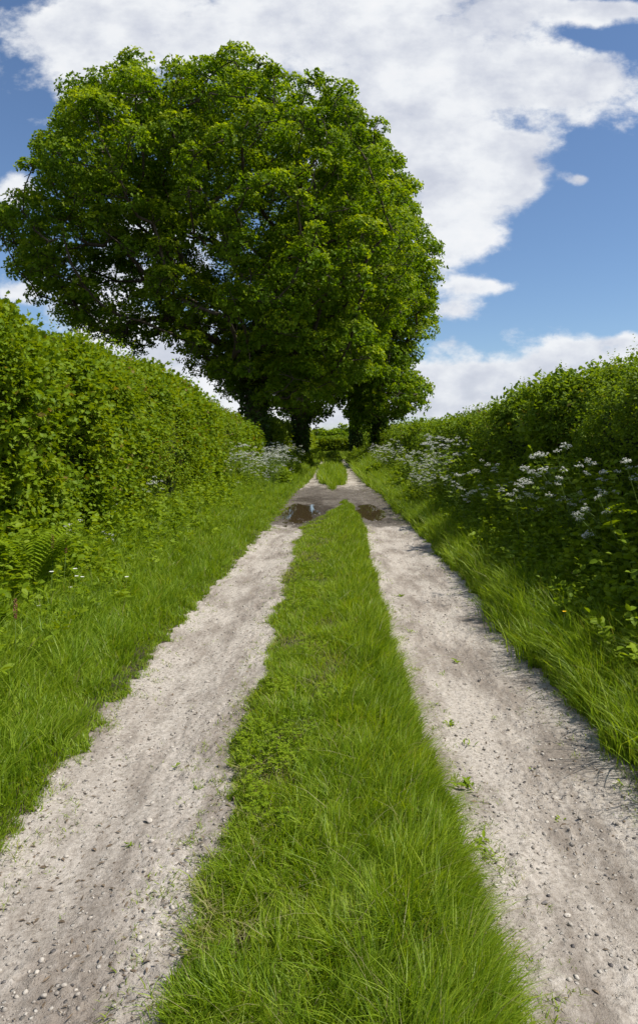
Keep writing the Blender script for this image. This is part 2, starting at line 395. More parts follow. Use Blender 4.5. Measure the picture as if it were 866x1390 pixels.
def grass_strip():
    acc = Acc()
    n = 135000
    y = ysample(n, 1.5, 19, 1.35); u = rng.random(n)
    eL, eR = edgeL_strip(y), edgeR_strip(y)
    x = eL-.03+(eR-eL+.04)*u
    on = strip_on(y); keep = rng.random(n) < on*1.5+.05
    patch = fbm(x*3.2, y*2.2, 51)
    side = sst(-.25, .35, x)                       # the right half is taller and lush, the left half trodden
    keep &= rng.random(n) < np.clip(.25+2.2*(patch-.28)+side*.7, .15, 1)
    x, y, patch, side = x[keep], y[keep], patch[keep], side[keep]; n = len(x)
    edge = np.minimum(x-edgeL_strip(y), edgeR_strip(y)-x)
    h = (.035+.085*patch+.11*side*(.5+patch))*rng.uniform(.5, 1.25, n)*(.6+.4*sst(0, .1, edge))
    h *= 1-.25*sst(8,14,y)
    w = .0030*rng.uniform(.6, 1.5, n)*(1+y*.11)
    clump = vn(x*9, y*7, 61)*2*PI*1.5
    lean = np.where(rng.random(n) < .6, clump, rng.random(n)*2*PI)
    lx = np.cos(lean)+.9*side; ly = np.sin(lean)-.15
    lean = np.arctan2(ly, lx)
    bend = rng.uniform(.15, 1.0, n)*(.7+.5*patch)
    dry = (rng.random(n) < .035+.13*(1-side)*sst(.5, .3, patch)).astype(float)*rng.uniform(.5, 1, n)
    blades(acc, x, y, h, w, lean, bend, rng.random(n)*PI, dry)
    n2_ = 9000; y2 = ysample(n2_, 1.6, 12, 1.4); x2 = edgeL_strip(y2)+rng.random(n2_)**1.3*.55
    k2 = fbm(x2*3.2, y2*2.2, 51) < .50; x2, y2 = x2[k2], y2[k2]; m2 = len(x2)
    blades(acc, x2, y2, rng.uniform(.03, .09, m2), .003*(1+y2*.1), rng.random(m2)*2*PI, rng.uniform(.8, 1.6, m2), rng.random(m2)*PI, rng.uniform(.5, 1, m2))
    # scattered longer blades and dry wisps
    n = 1800; y = ysample(n, 1.6, 12, 1.2); x = edgeL_strip(y)+(edgeR_strip(y)-edgeL_strip(y))*rng.random(n)
    blades(acc, x, y, rng.uniform(.12, .30, n)*(.6+.4*(x > 0)), .0028*np.ones(n)*(1+y*.08), rng.random(n)*2*PI, rng.uniform(.6, 1.7, n), rng.random(n)*PI, (rng.random(n) < .3)*.8)
    o = acc.build('grass', M['grass']); tag(o, 'lush strip of green grass between the two wheel tracks', 'grass', kind='stuff')
    # strip beyond the flooded place
    acc = Acc(); n = 22000
    y = ysample(n, 22.5, 56, 1.6); x = (rng.random(n)*2-1)*.75
    k = rng.random(n) < strip2(x, y)*sst(58, 44, y); x, y = x[k], y[k]; n = len(x)
    blades(acc, x, y, rng.uniform(.12, .50, n)*(.4+1.5*fbm(x*2, y*.7, 57)), .004*(1+y*.11), rng.random(n)*2*PI, rng.uniform(.1, .8, n), rng.random(n)*PI)
    o = acc.build('grass', M['grass']); tag(o, 'grass strip in the lane beyond the puddles', 'grass', kind='stuff')
grass_strip()

def verge(sidef, n, label):
    acc = Acc()
    y = ysample(n, 2.2, 66, 1.25); u = rng.random(n)**1.25
    e = edgeL(y) if sidef < 0 else edgeR(y)
    wid = 2.0
    x = e+sidef*(u*wid-.03*rng.random(n)-.30*sst(19, 30, y)*rng.random(n))
    d = np.abs(x-e)
    patch = fbm(x*2.2, y*1.4, 71+int(sidef))
    if sidef < 0:
        h = .05+.12*sst(0, .25, d)+.20*sst(.4, 1.6, d)
        lean0 = 0.3
    else:
        h = .13+.22*sst(0, .2, d)+.12*sst(.4, 1.5, d)
        lean0 = PI-.3
    h = h*(.55+.9*patch)*rng.uniform(.5, 1.3, n)*(1+.9*sst(18, 34, y))
    keep = rng.random(n) < np.where(d < .12, np.clip(.7+1.6*(patch-.4), .45, 1), 1)
    keep &= rng.random(n) < 1.0
    w = .0036*rng.uniform(.6, 1.6, n)*(1+y*.105)
    cl = vn(x*5, y*4, 77)*2*PI*1.5
    lean = np.where(rng.random(n) < .55, cl, rng.random(n)*2*PI)
    lx = np.cos(lean)+.5*np.cos(lean0)*(1 if sidef > 0 else .6); ly = np.sin(lean)-.2
    lean = np.arctan2(ly, lx)
    bend = rng.uniform(.1, .95, n)
    dry = (rng.random(n) < .03)*rng.uniform(.4, 1, n)
    a = [v[keep] for v in (x, y, h, w, lean, bend, dry)]
    blades(acc, *a[:6], rng.random(len(a[0]))*PI, a[6])
    # tussocks of long arching blades at the lane edge
    nt = 260 if sidef > 0 else 150
    ty = ysample(nt, 2.6, 40, 1.1); te = edgeL(ty) if sidef < 0 else edgeR(ty)
    tx = te+sidef*rng.uniform(.0 if sidef > 0 else .25, .8, nt)
    nb = 55
    x = np.repeat(tx, nb)+rng.normal(0, .05, nt*nb); y = np.repeat(ty, nb)+rng.normal(0, .06, nt*nb)
    hh = (.38 if sidef > 0 else .28)*np.repeat(rng.uniform(.6, 1.2, nt), nb)*rng.uniform(.5, 1.15, nt*nb)
    a0 = np.arctan2(y-np.repeat(ty, nb), x-np.repeat(tx, nb))+rng.normal(0, .5, nt*nb)
    blades(acc, x, y, hh, .0042*(1+y*.1)*rng.uniform(.7, 1.4, nt*nb), a0, rng.uniform(.15, .95, nt*nb), rng.random(nt*nb)*PI, (rng.random(nt*nb) < .03)*.7)
    o = acc.build('grass', M['verge']); tag(o, label, 'grass', kind='stuff')
verge(-1, 140000, 'sunlit grass of the left verge below the tall hedge')
verge(1, 130000, 'long grass of the right verge in the shade of the hedge')

def creeping_grass():
    acc = Acc(); nt_ = 2600; nb = 14
    ty = ysample(nt_, 1.7, 24, 1.4); w = rng.integers(0, 4, nt_)
    e = np.where(w == 0, edgeL(ty), np.where(w == 1, edgeL_strip(ty), np.where(w == 2, edgeR_strip(ty), edgeR(ty))))
    sg = np.where((w == 0) | (w == 2), 1, -1)
    off = rng.random(nt_)**2.6*.30
    off = np.where(rng.random(nt_) < .08, rng.random(nt_)*.5, off)
    tx = e+sg*(off-.03)
    k = (ty < 13.5) | (w == 0) | (w == 3); tx, ty, off = tx[k], ty[k], off[k]; nt_ = len(tx)
    sz = np.repeat(np.clip(1-off*2.2, .35, 1)*rng.uniform(.5, 1.2, nt_), nb)
    x = np.repeat(tx, nb)+rng.normal(0, .018, nt_*nb); y = np.repeat(ty, nb)+rng.normal(0, .022, nt_*nb)
    blades(acc, x, y, sz*rng.uniform(.02, .075, nt_*nb), .0028*(1+y*.1)*rng.uniform(.6, 1.3, nt_*nb), rng.random(nt_*nb)*2*PI, rng.uniform(.3, 1.3, nt_*nb), rng.random(nt_*nb)*PI, (rng.random(nt_*nb) < .15)*.8)
    o = acc.build('grass', M['grass']); tag(o, 'short sparse grass creeping onto the edges of the wheel tracks', 'grass', kind='stuff')
creeping_grass()

def field():
    acc = Acc(); n = 26000
    y = ysample(n, 64, 118, 1.3); x = (rng.random(n)*2-1)*9
    blades(acc, x, y, rng.uniform(.2, .6, n), .05*rng.uniform(.6, 1.4, n), rng.random(n)*2*PI, rng.uniform(.1, .7, n), rng.random(n)*PI, (rng.random(n) < .1)*.5)
    o = acc.build('grass', M['verge']); tag(o, 'rough grass across the far end of the lane', 'grass', kind='stuff')
field()

def clover():
    acc = Acc(); n = 5200
    y = ysample(n, 1.6, 14, 1.3); u = rng.random(n); x = edgeL_strip(y)+.02+(edgeR_strip(y)-edgeL_strip(y)-.1)*u**1.2
    k = fbm(x*2.6, y*1.7, 141) > .63; x, y = x[k], y[k]; n = len(x); z = H(x, y)+rng.uniform(.03, .085, n)
    a0 = rng.random(n)*2*PI
    for q in range(3):
        a = a0+q*2.094; f = np.stack([np.cos(a), np.sin(a), rng.uniform(-.1, .35, n)], -1)
        L = rng.uniform(.010, .018, n)*(1+.08*y)
        inst(acc, KITE, np.stack([x, y, z], -1), f, np.tile([0,0,1.], (n,1)), np.stack([L*1.3, L, L], -1))
    o = acc.build('clover', M['herb']); tag(o, 'patches of clover leaves low in the centre grass strip', 'clover', kind='stuff')
clover()

# ------------------------------------------------------------------ undergrowth: nettles, cleavers, docks, ferny leaves
def herbs(sidef, n, label, hmin, hmax, x0, x1):
    acc = Acc()
    y = ysample(n, 3.6, 60, 1.1)
    e = edgeL(y) if sidef < 0 else edgeR(y)
    x = e+sidef*rng.uniform(x0, x1, n)
    z = H(x, y)
    d = np.abs(x-e)
    h = (hmin+(hmax-hmin)*sst(x0, x1*.9, d))*rng.uniform(.6, 1.15, n)*(.7+.6*fbm(x*1.5, y*1.1, 83))
    lean = rng.normal(0, .16, (n,2)); lean[:,0] -= sidef*.12
    nl = 11
    for k in range(nl):
        t = (k+1.5)/(nl+.5)
        for s in (0, 1):
            a = rng.random(n)*.8+k*1.57+s*PI
            p = np.stack([x+lean[:,0]*h*t, y+lean[:,1]*h*t, z+h*t], -1)
            f = np.stack([np.cos(a), np.sin(a), rng.uniform(-.35, .35, n)+.3*t], -1)
            L = rng.uniform(.05, .10, n)*(1.25-.6*t)*(1+y*.022)
            inst(acc, LEAF, p, f+.35*rng.normal(size=(n,3)), np.tile([0,0,1.], (n,1))+.5*rng.normal(size=(n,3)), np.stack([L*1.05, L, L], -1))
    # stems
    near = y < 14
    for i in np.where(near)[0]:
        tube(acc, [(x[i], y[i], z[i]-.02), (x[i]+lean[i,0]*h[i]*.5, y[i]+lean[i,1]*h[i]*.5, z[i]+h[i]*.5), (x[i]+lean[i,0]*h[i], y[i]+lean[i,1]*h[i], z[i]+h[i])], (.004,.003,.0015), 3, cap=False)
    # ferny, finely cut leaves low down (cow parsley foliage)
    m = n//2
    yy = ysample(m, 3.8, 40, 1.2); ee = edgeL(yy) if sidef < 0 else edgeR(yy)
    xx = ee+sidef*rng.uniform(x0*.6, x1, m); zz = H(xx, yy)
    ax = rng.random(m)*2*PI; rise = rng.uniform(.5, 1.2, m); LL = rng.uniform(.14, .27, m)*(1+.02*yy)
    b = np.stack([xx, yy, zz+rng.uniform(.02, .25, m)], -1)
    ff = norm(np.stack([np.cos(ax), np.sin(ax), rise], -1)); side = norm(np.cross(ff, [0,0,1.]))
    for k in range(7):
        t = .25+.75*k/6
        c = b+ff*(LL*t)[:,None]; c[:,2] -= .35*LL*t*t
        for s in (-1, 1):
            f = norm(ff*.55+side*s+.35*rng.normal(size=(m,3))); l = LL*.42*(1.1-t)*rng.uniform(.6, 1.2, m)
            inst(acc, NARROW, c, f, np.tile([0,0,1.], (m,1))+.6*rng.normal(size=(m,3)), np.stack([l*1.5, l, l], -1))
    o = acc.build('undergrowth', M['herb']); tag(o, label, 'undergrowth', kind='stuff')
herbs(-1, 1000, 'sunlit nettles and herbs along the foot of the left hedge', .15, .60, .85, 1.85)
herbs(1, 2300, 'dark nettles and herbs on the bank below the right hedge', .30, .95, .35, 1.6)

# ------------------------------------------------------------------ hedges
def hedge(name, label, sidef, y0, y1, xf, top, thick, mat, dens, leaf, tmpl, neat=1.0, group=None, shoots=0, p=1.35, base_z=.25, bulge=.22, seed=0):
    """hedge along the lane: leafy twigs over its face and top, solid core painted dark as inner shade, woody stems below"""
    root = empty(name, (sidef*xf, y0, 0)); tag(root, label, 'hedge', group)
    acc = Acc(); loc = np.array([sidef*xf, y0, 0.])
    def face(y, v):                      # v 0..1 up the face, 1..2 across the top
        tp = top(y)+.16*neat*(fbm(y*.8, y*0, 91+seed)-.5)*2+.10*neat*(vn(y*3.1, y*0, 93+seed)-.5)
        zf = base_z+(tp-base_z)*np.minimum(v, 1)
        vv = np.minimum(v, 1)
        roundoff = .16*sst(.86, 1.0, vv)**2
        b = bulge*np.sin(PI*vv*.9)+.36*neat*(fbm(y*1.1, zf*1.3, 95+seed)-.5)*2+.26*neat*(fbm(y*3.0, zf*3.4, 97+seed)-.5)*2
        inn = np.maximum(v-1, 0)
        x = xf-b+roundoff+inn*thick
        z = zf-.10*sst(.6, 1, inn)+.10*neat*(fbm(x*2.5, y*2.5, 99+seed)-.5)*2*(v > 1)
        return np.stack([sidef*x, y, z], -1)
    Hh = float(np.mean(top(np.linspace(y0, y1, 20))))
    vmax = 1+.75
    n = int(dens)
    y = ysample(n, max(y0, 3.), y1, p) if y0 > 0 else ysample(n, 3., y1, p)
    v = rng.random(n)*vmax
    c = face(y, v)
    e = .05
    du = face(y+e, v)-c; dv = face(y, v+e)-c
    nrm = norm(np.cross(du, dv)); 
    flip = np.sign(nrm[:,0]*(-sidef)*(v < 1)+nrm[:,2]*(v >= 1)); flip[flip == 0] = 1
    nrm = nrm*flip[:,None]
    # twigs point outwards and up
    tw = norm(nrm*rng.uniform(.5, 1.1, n)[:,None]+np.array([0,0,.55])+.55*rng.normal(size=(n,3)))
    c = c-nrm*(rng.random(n)**1.3*.30)[:,None]
    sc = leaf*(1+.035*np.maximum(y-8, 0))*rng.uniform(.65, 1.35, n)
    # species patches: leaf size changes along the hedge
    sc *= .66+.55*sst(.38, .64, fbm(y*.7, c[:,2]*.9, 101+seed))
    red = (fbm(y*1.4, c[:,2]*1.6, 103+seed) > .60)
    nl = 6
    for k in range(nl):
        t = k/(nl-1)
        pos = c+tw*(sc*2.4*t)[:,None]+rng.normal(size=(n,3))*(sc*.25)[:,None]
        a = norm(np.cross(tw, rng.normal(size=(n,3))))
        f = norm(a*(1.1-.5*t)+tw*(.4+.6*t)+np.array([0,0,-.15]))
        up = norm(nrm*.6+np.array([0,0,.9])+.45*rng.normal(size=(n,3)))
        tone = ((rng.random(n) < .16)*red*rng.uniform(.2, .9, n)*(t > .6))+(rng.random(n) < .012)*.6
        inst(acc, tmpl, pos, f, up, sc*(1.1-.35*t), np.clip(tone, 0, 1))
    ys = None
    if shoots:
        m = shoots; ys = ysample(m, max(y0, 3.5), y1, p); vs = rng.uniform(.97, 1.5, m); b = face(ys, vs)
        L = rng.uniform(.12, .45, m)*rng.random(m)**.5
        d = norm(np.stack([rng.normal(0, .3, m), rng.normal(0, .3, m), np.ones(m)], -1))
        for k in range(9):
            t = (k+1)/9
            a = k*2.4+rng.random(m)
            f = norm(np.stack([np.cos(a), np.sin(a), .7+0*a], -1)); 
            inst(acc, tmpl, b+d*(L*t)[:,None], f, np.tile([0,0,1.], (m,1))+.2*rng.normal(size=(m,3)), leaf*.8*(1.15-.6*t)*(1+.03*np.maximum(ys-8, 0))*np.ones(m), (rng.random(m) < .3)*.35*(t > .7))
    V, L_, T_a = acc.arrays()
    mesh('foliage', V-loc, L_, T_a, mat, root, False, {'tone': np.concatenate(acc.A)})
    # interior: an uneven closed body well inside the leaves, shade painted into its dark colour
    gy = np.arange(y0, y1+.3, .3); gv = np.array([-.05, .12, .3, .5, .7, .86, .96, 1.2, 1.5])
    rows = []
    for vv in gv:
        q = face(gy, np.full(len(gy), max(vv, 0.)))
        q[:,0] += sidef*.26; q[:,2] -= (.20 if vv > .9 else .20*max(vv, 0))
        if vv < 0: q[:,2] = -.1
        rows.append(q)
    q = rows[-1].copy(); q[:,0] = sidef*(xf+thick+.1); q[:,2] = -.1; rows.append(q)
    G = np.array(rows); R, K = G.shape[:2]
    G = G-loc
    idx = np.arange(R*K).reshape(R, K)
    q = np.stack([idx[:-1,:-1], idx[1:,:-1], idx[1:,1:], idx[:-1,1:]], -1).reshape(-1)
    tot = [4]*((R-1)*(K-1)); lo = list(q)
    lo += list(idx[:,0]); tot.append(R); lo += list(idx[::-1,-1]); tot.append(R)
    mesh('branches', G.reshape(-1,3), lo, tot, M['core'], root, False)  # solid filling coloured as dark as the shade behind the leaves
    return root, face

def topL(y): return np.interp(y, [0, 7, 10.8, 13, 15.7, 21, 26, 31], [2.72, 2.80, 2.90, 2.88, 2.76, 2.52, 2.27, 2.18])
def topR(y): return np.interp(y, [0, 8, 11, 13.4, 17, 22, 30, 42, 95], [2.4, 2.38, 2.48, 2.42, 2.24, 2.04, 2.12, 2.3, 2.2])
# near hedges carry a lot of detail
hedge('hedge', 'tall sunlit hazel and hawthorn hedge on the left side of the lane', -1, 2.0, 31.0, 3.30, topL, 1.3, M['hedge'], 34000, .064, LOBED, 1.0, shoots=500, p=1.15, seed=0)
hedge('hedge', 'shaded leafy hedge with tall shoots on the right side of the lane', 1, 3.0, 95.0, 3.35, topR, 1.4, M['hedge_dark'], 27000, .066, LEAF, 1.0, shoots=900, p=1.35, base_z=.5, seed=200)
hedge('hedge', 'clipped bright green hedge beyond the ivy clad oak', -1, 36.5, 92.0, 3.1, lambda y: 2.45+0*y, 1.4, M['hedge_far'], 9000, .085, KITE, .45, shoots=0, p=1.2, seed=400)

def cross_hedge(y, x0, x1, top, depth, label, n, mat):
    root = empty('hedge', (x0, y, 0)); tag(root, label, 'hedge', 'low field hedges beyond the end of the lane')
    acc = Acc()
    x = rng.uniform(x0, x1, n); v = rng.random(n)*1.6
    tp = top*(.9+.25*fbm(x*.3, x*0, 5))
    z = np.where(v < 1, v*tp, tp); yy = np.where(v < 1, y, y+(v-1)*depth/.6)
    c = np.stack([x, yy, z], -1)+rng.normal(size=(n,3))*.12-np.array([x0, y, 0])
    inst(acc, KITE, c, rdir(n)+np.array([0,-.4,.5]), rdir(n)+np.array([0,-.3,1.]), rng.uniform(.35, .6, n))
    acc.build('foliage', mat, root)
    a2 = Acc(); w = x1-x0
    V = [(0,.9,-.3),(w,.9,-.3),(w,depth,-.3),(0,depth,-.3),(0,.9,top*.7),(w,.9,top*.7),(w,depth,top*.7),(0,depth,top*.7)]
    a2.add(V, [0,1,5,4, 1,2,6,5, 2,3,7,6, 3,0,4,7, 4,5,6,7, 3,2,1,0], [4]*6); a2.build('branches', M['core'], root)  # plain box behind the leaves, its dark colour stands in for inner shade
cross_hedge(96, -12, 12, 1.7, 1.9, 'low field hedge across the end of the lane, the nearer one', 15000, M['hedge_far'])
cross_hedge(150, -45, 45, 2.6, 2.0, 'low field hedge across the end of the lane, the farther one', 16000, M['hedge_dark'])

# ------------------------------------------------------------------ trees
def inpoly(px, pz, poly):
    poly = np.asarray(poly); c = np.zeros(len(px), bool); j = len(poly)-1
    for i in range(len(poly)):
        xi, zi = poly[i]; xj, zj = poly[j]
        cond = ((zi > pz) != (zj > pz)) & (px < (xj-xi)*(pz-zi)/(zj-zi+1e-12)+xi)
        c ^= cond; j = i
    return c
def polydist(px, pz, poly):
    poly = np.asarray(poly); d = np.full(len(px), 1e9)
    for i in range(len(poly)):
        a = poly[i-1]; b = poly[i]; ab = b-a
        t = np.clip(((px-a[0])*ab[0]+(pz-a[1])*ab[1])/(ab@ab), 0, 1)
        d = np.minimum(d, np.hypot(px-a[0]-t*ab[0], pz-a[1]-t*ab[1]))
    return d

def oak(name, label, base, poly, ymid, R, nclump, tuft, leafsz, trunk_r, trunk_top, group, seed, rmin=.75, rmax=1.5, ivy_to=0, holes=(), nleaf=5, wood=M['bark'], leaves=M['oak'], ysc=1.0, lean=(0,0), rooty=True):
    r = np.random.default_rng(seed)
    base = np.array(base, float)
    root = empty(name, base); tag(root, label, 'tree', group)
    poly = np.array(poly, float)
    mn, mx = poly.min(0), poly.max(0)
    # ---- foliage pads, kept apart from each other, inside a body as deep as it is wide
    got = []; rad = []
    tries = 0
    while len(got) < nclump and tries < 400:
        tries += 1
        m = 600
        cx = r.uniform(mn[0], mx[0], m); cz = r.uniform(mn[1], mx[1], m)
        rr = r.uniform(rmin, rmax, m)
        dd0 = polydist(cx, cz, poly)
        hy = np.sqrt(np.clip(R*R-(R-np.minimum(dd0, R))**2, 0, None))*ysc
        cy = ymid+r.uniform(-1, 1, m)*np.maximum(hy-rr*.6, .1)
        kk = ymid/(ymid-np.abs(cy-ymid)*.85); qx = cx*kk; qz = CAMH+(cz-CAMH)*kk
        ok = inpoly(cx, cz, poly) & inpoly(qx, qz, poly); dd = np.minimum(dd0, polydist(qx, qz, poly))
        ok &= dd > rr*.92
        # prefer the outer shell
        shell = np.maximum(np.abs(cy-ymid)/np.maximum(hy, .3), 1-dd/R)
        ok &= r.random(m) < .18+.82*shell**2.2
        for (hx, hz, hr) in holes: ok &= np.hypot(cx-hx, cz-hz) > hr+.55*rr
        for i in np.where(ok)[0]:
            p = np.array([cx[i], cy[i], cz[i]])
            if got:
                G = np.array(got); Q = np.array(rad)
                dz = (G-p)*np.array([1,1,1.35])
                if (np.linalg.norm(dz, axis=1) < .72*(Q+rr[i])*.92).any(): continue
            got.append(p); rad.append(rr[i])
            if len(got) >= nclump: break
    G = np.array(got); Q = np.array(rad)
    # ---- skeleton: trunk, then each pad is joined to the nearest wood below/inside it
    nodes = []; parent = []; 
    tt = np.array([base[0]+lean[0], base[1]+lean[1], base[2]+trunk_top])
    K = 9
    for k in range(K+1):
        t = k/K
        p = base*(1-t)+tt*t+np.array([.12*math.sin(3*t+seed), .1*math.cos(4*t+seed), 0])*t
        nodes.append(p); parent.append(k-1)
    nt0 = len(nodes)
    order = np.argsort(np.linalg.norm((G-tt), axis=1))
    ends = []
    arr = np.array(nodes)
    dist0 = [np.linalg.norm(n_-base) for n_ in nodes]
    for i in order:
        p = G[i]
        A = np.array(nodes); d = np.linalg.norm(A-p, axis=1)
        cost = d+.55*np.array(dist0)*.35+1.2*np.maximum(A[:,2]-p[2]+.2, 0)+(np.arange(len(A)) < 3)*3
        j = int(np.argmin(cost)); q = A[j]
        L = np.linalg.norm(p-q); m = max(2, int(L/.9))
        side = r.normal(size=3)*L*.07; prev = j
        for k in range(1, m+1):
            t = k/m
            w = q*(1-t)+p*t+side*math.sin(PI*t)+np.array([0,0,-.10*L*math.sin(PI*t)*.6])+r.normal(size=3)*.05
            nodes.append(w); parent.append(prev); dist0.append(dist0[prev]+L/m); prev = len(nodes)-1
        ends.append(prev)
        # a few twigs fan out inside the pad
        for _ in range(4):
            e = p+norm(r.normal(size=3)+np.array([0,0,.3]))*Q[i]*r.uniform(.6, 1.0)
            mid = (nodes[prev]+e)/2+r.normal(size=3)*.08
            nodes.append(mid); parent.append(prev); dist0.append(99); nodes.append(e); parent.append(len(nodes)-2); dist0.append(99)
    A = np.array(nodes); par = np.array(parent)
    w = np.zeros(len(A)); kids = [[] for _ in A]
    for i in range(len(A)-1, 0, -1):
        if not kids[i]: w[i] += 1
        w[par[i]] += w[i]; kids[par[i]].append(i)
    radn = trunk_r*np.power(w/w[0], .47)
    radn = np.maximum(radn, .012)
    for i in range(nt0): radn[i] = max(radn[i], trunk_r*(1-.35*i/nt0))
    if rooty:
        radn[0] *= 1.5; radn[1] *= 1.08
    # chains
    acc = Acc(); start = [(0, None)]
    stack = [(0, -1)]
    done = set()
    stack = [0]
    while stack:
        i = stack.pop()
        for c in sorted(kids[i], key=lambda c: -w[c]):
            if c in done: continue
            ch = [i, c]; done.add(c); cur = c
            while kids[cur]:
                nx = max(kids[cur], key=lambda c2: w[c2]); done.add(nx)
                for o2 in kids[cur]:
                    if o2 != nx and cur not in stack: stack.append(cur)
                ch.append(nx); cur = nx
            rr = radn[ch].copy()
            if i != 0: rr[0] = min(rr[0], rr[1]*1.25)
            tube(acc, A[ch]-base, rr, 9 if rr.max() > .2 else (6 if rr.max() > .06 else 4), cap=False)
    acc.build('trunk', wood, root, True)
    # ---- crown: rosettes of leaves at the twig ends, denser on the outside of each pad
    acc = Acc()
    vol = Q**2; cnt = np.maximum(12, (tuft*nclump*vol/vol.sum())).astype(int)
    idx = np.repeat(np.arange(len(G)), cnt); n = len(idx)
    d = norm(r.normal(size=(n,3))); d[:,2] = np.where(d[:,2] < -.25, -d[:,2]*r.random(n), d[:,2])
    # sub-clusters: snap directions to a few lobes per pad
    nl = 7
    lob = norm(r.normal(size=(len(G), nl, 3))+np.array([0,0,.25]))
    pick = lob[idx, r.integers(0, nl, n)]
    d = norm(d*.62+pick*.75)
    rr = Q[idx]*(.45+.60*r.random(n)**.55)
    pos = G[idx]+d*rr[:,None]*np.array([1,1,.72])
    out = norm(d+np.array([0,0,.35])+.4*r.normal(size=(n,3)))
    sun_tone = np.clip((rr/Q[idx]-.70)*2.4, 0, 1)*(.2+.8*r.random(n))*(.3+.7*(d[:,2] > .1))*np.clip(.35+r.random(len(G))*.9, 0, 1)[idx]  # outer and upper leaves painted paler, as if the sun caught the pad tops
    for k in range(nleaf):
        a = r.normal(size=(n,3)); a = norm(a-out*np.sum(a*out, 1, keepdims=True))
        f = norm(a*.95+out*.45)
        up = norm(out+.35*r.normal(size=(n,3)))
        s = leafsz*r.uniform(.7, 1.3, n)
        inst(acc, KITE, pos+a*(.10*s)[:,None]-base, f, up, np.stack([s*1.15, s, s], -1), sun_tone)
    acc.build('crown', leaves, root)
    if ivy_to:
        acc = Acc(); n = int(900*ivy_to*trunk_r/.6)
        t = r.random(n)**1.1*ivy_to/trunk_top; t = np.clip(t, 0, .97); k = np.minimum((t*K).astype(int), K-1); fr = t*K-k
        c = A[k]*(1-fr)[:,None]+A[k+1]*fr[:,None]
        a = r.random(n)*2*PI; o_ = np.stack([np.cos(a), np.sin(a), 0*a], -1)
        rr = trunk_r*(1.0+.25*(vn(a*2, c[:,2]*2, 7)))+r.uniform(-.05, .14, n)*(.4+vn(a*1.5+3, c[:,2]*.8, 19)*1.2)
        f = norm(o_*.7+np.array([0,0,-.5])+.5*r.normal(size=(n,3)))
        inst(acc, LEAF, c+o_*rr[:,None]-base, f, o_+.4*r.normal(size=(n,3)), r.uniform(.12, .22, n))
        acc.build('ivy', M['ivy'], root)
    return root

def poly_px(pts, d): return [(P(x, y, d)[0], P(x, y, d)[2]) for x, y in pts]
GR = 'mature oaks standing along the lane'
dA = 33.0
pA = poly_px([(-14,335),(-4,262),(40,238),(45,180),(80,165),(88,120),(140,100),(150,72),(200,80),(245,82),(285,92),(300,70),(345,72),(372,90),(400,84),(440,100),(475,126),(510,162),(542,205),(566,262),(578,320),(574,390),(550,450),(510,515),(450,560),(400,580),(380,560),(352,585),(330,555),(300,545),(270,520),(232,505),(200,480),(165,488),(130,470),(98,462),(66,436),(34,415),(14,365)], dA)
def hp(x, y, r, d): p = P(x, y, d); return (p[0], p[2], r/FPX*d)
oak('oak_tree', 'huge broad crowned oak with ivy clad trunk in the left hedge line', (-3.72, dA, .1), pA, dA, 8.8, 760, 165, .118, .50, 9.5, GR, 5,
    rmin=.45, rmax=1.35, ivy_to=6.5, holes=[hp(95,315,12,dA), hp(170,395,17,dA), hp(225,465,14,dA), hp(215,370,9,dA), hp(140,400,9,dA), hp(190,420,9,dA), hp(265,330,6,dA), hp(300,385,6,dA), hp(345,320,7,dA), hp(390,300,6,dA)], lean=(.35, 0))
dD = 46.0
pD = poly_px([(430,215),(470,150),(505,160),(535,200),(560,225),(578,265),(580,300),(600,335),(607,365),(596,400),(602,440),(590,470),(572,500),(596,520),(588,555),(562,572),(537,586),(505,594),(480,592),(462,565),(430,480),(420,380)], dD)
oak('oak_tree', 'oak with leafy crown overhanging the right hedge, nearest on that side', (3.15, dD, .2), pD, dD, 5.6, 340, 125, .155, .34, 8, GR, 9, rmin=.7, rmax=1.5, ivy_to=4.0)
dB = 44.0
pB = poly_px([(355,330),(400,250),(450,240),(480,330),(490,450),(465,550),(448,570),(424,592),(412,580),(392,590),(366,575),(350,520),(335,430)], dB)
oak('oak_tree', 'dark trunked oak on the left of the lane behind the ivy clad oak', (-1.95, dB, .15), pB, dB+.5, 5.0, 170, 100, .18, .36, 8, GR, 13, rmin=.7, rmax=1.5, ivy_to=3.2)
dC = 60.0
pC = poly_px([(425,470),(440,400),(480,360),(520,400),(530,480),(525,580),(500,596),(484,590),(472,588),(462,560),(440,520)], dC)
oak('oak_tree', 'slim oak farthest along the right side of the lane', (2.1, dC, .2), pC, dC, 4.5, 80, 90, .22, .36, 7, GR, 17, rmin=.7, rmax=1.4, ivy_to=4.8)
# distant field trees
for k, (px, d, hgt, wd) in enumerate([(452, 190, 5.5, 4.2), (470, 210, 7.5, 4.5), (497, 240, 8.0, 5), (433, 230, 6.5, 5)]):
    bx = (px-VPX)/FPX*d
    pl = [(bx+wd*math.cos(a)*(1+.15*math.sin(3*a+k)), hgt*.55+hgt*.45*math.sin(a)) for a in np.linspace(0, 2*PI, 14)[:-1]]
    oak('field_tree', ['small round field tree beyond the farther low hedge, between the trunks', 'grey green field tree just left of the slim oak trunk', 'distant field tree seen right of the slim oak trunk', 'distant field tree seen beside the dark left trunk'][k],
        (bx, d, 0), pl, d, wd*.8, 22, 40, .55, .25, hgt*.45, 'small distant field trees', 40+k, rmin=.8, rmax=1.5, nleaf=4)

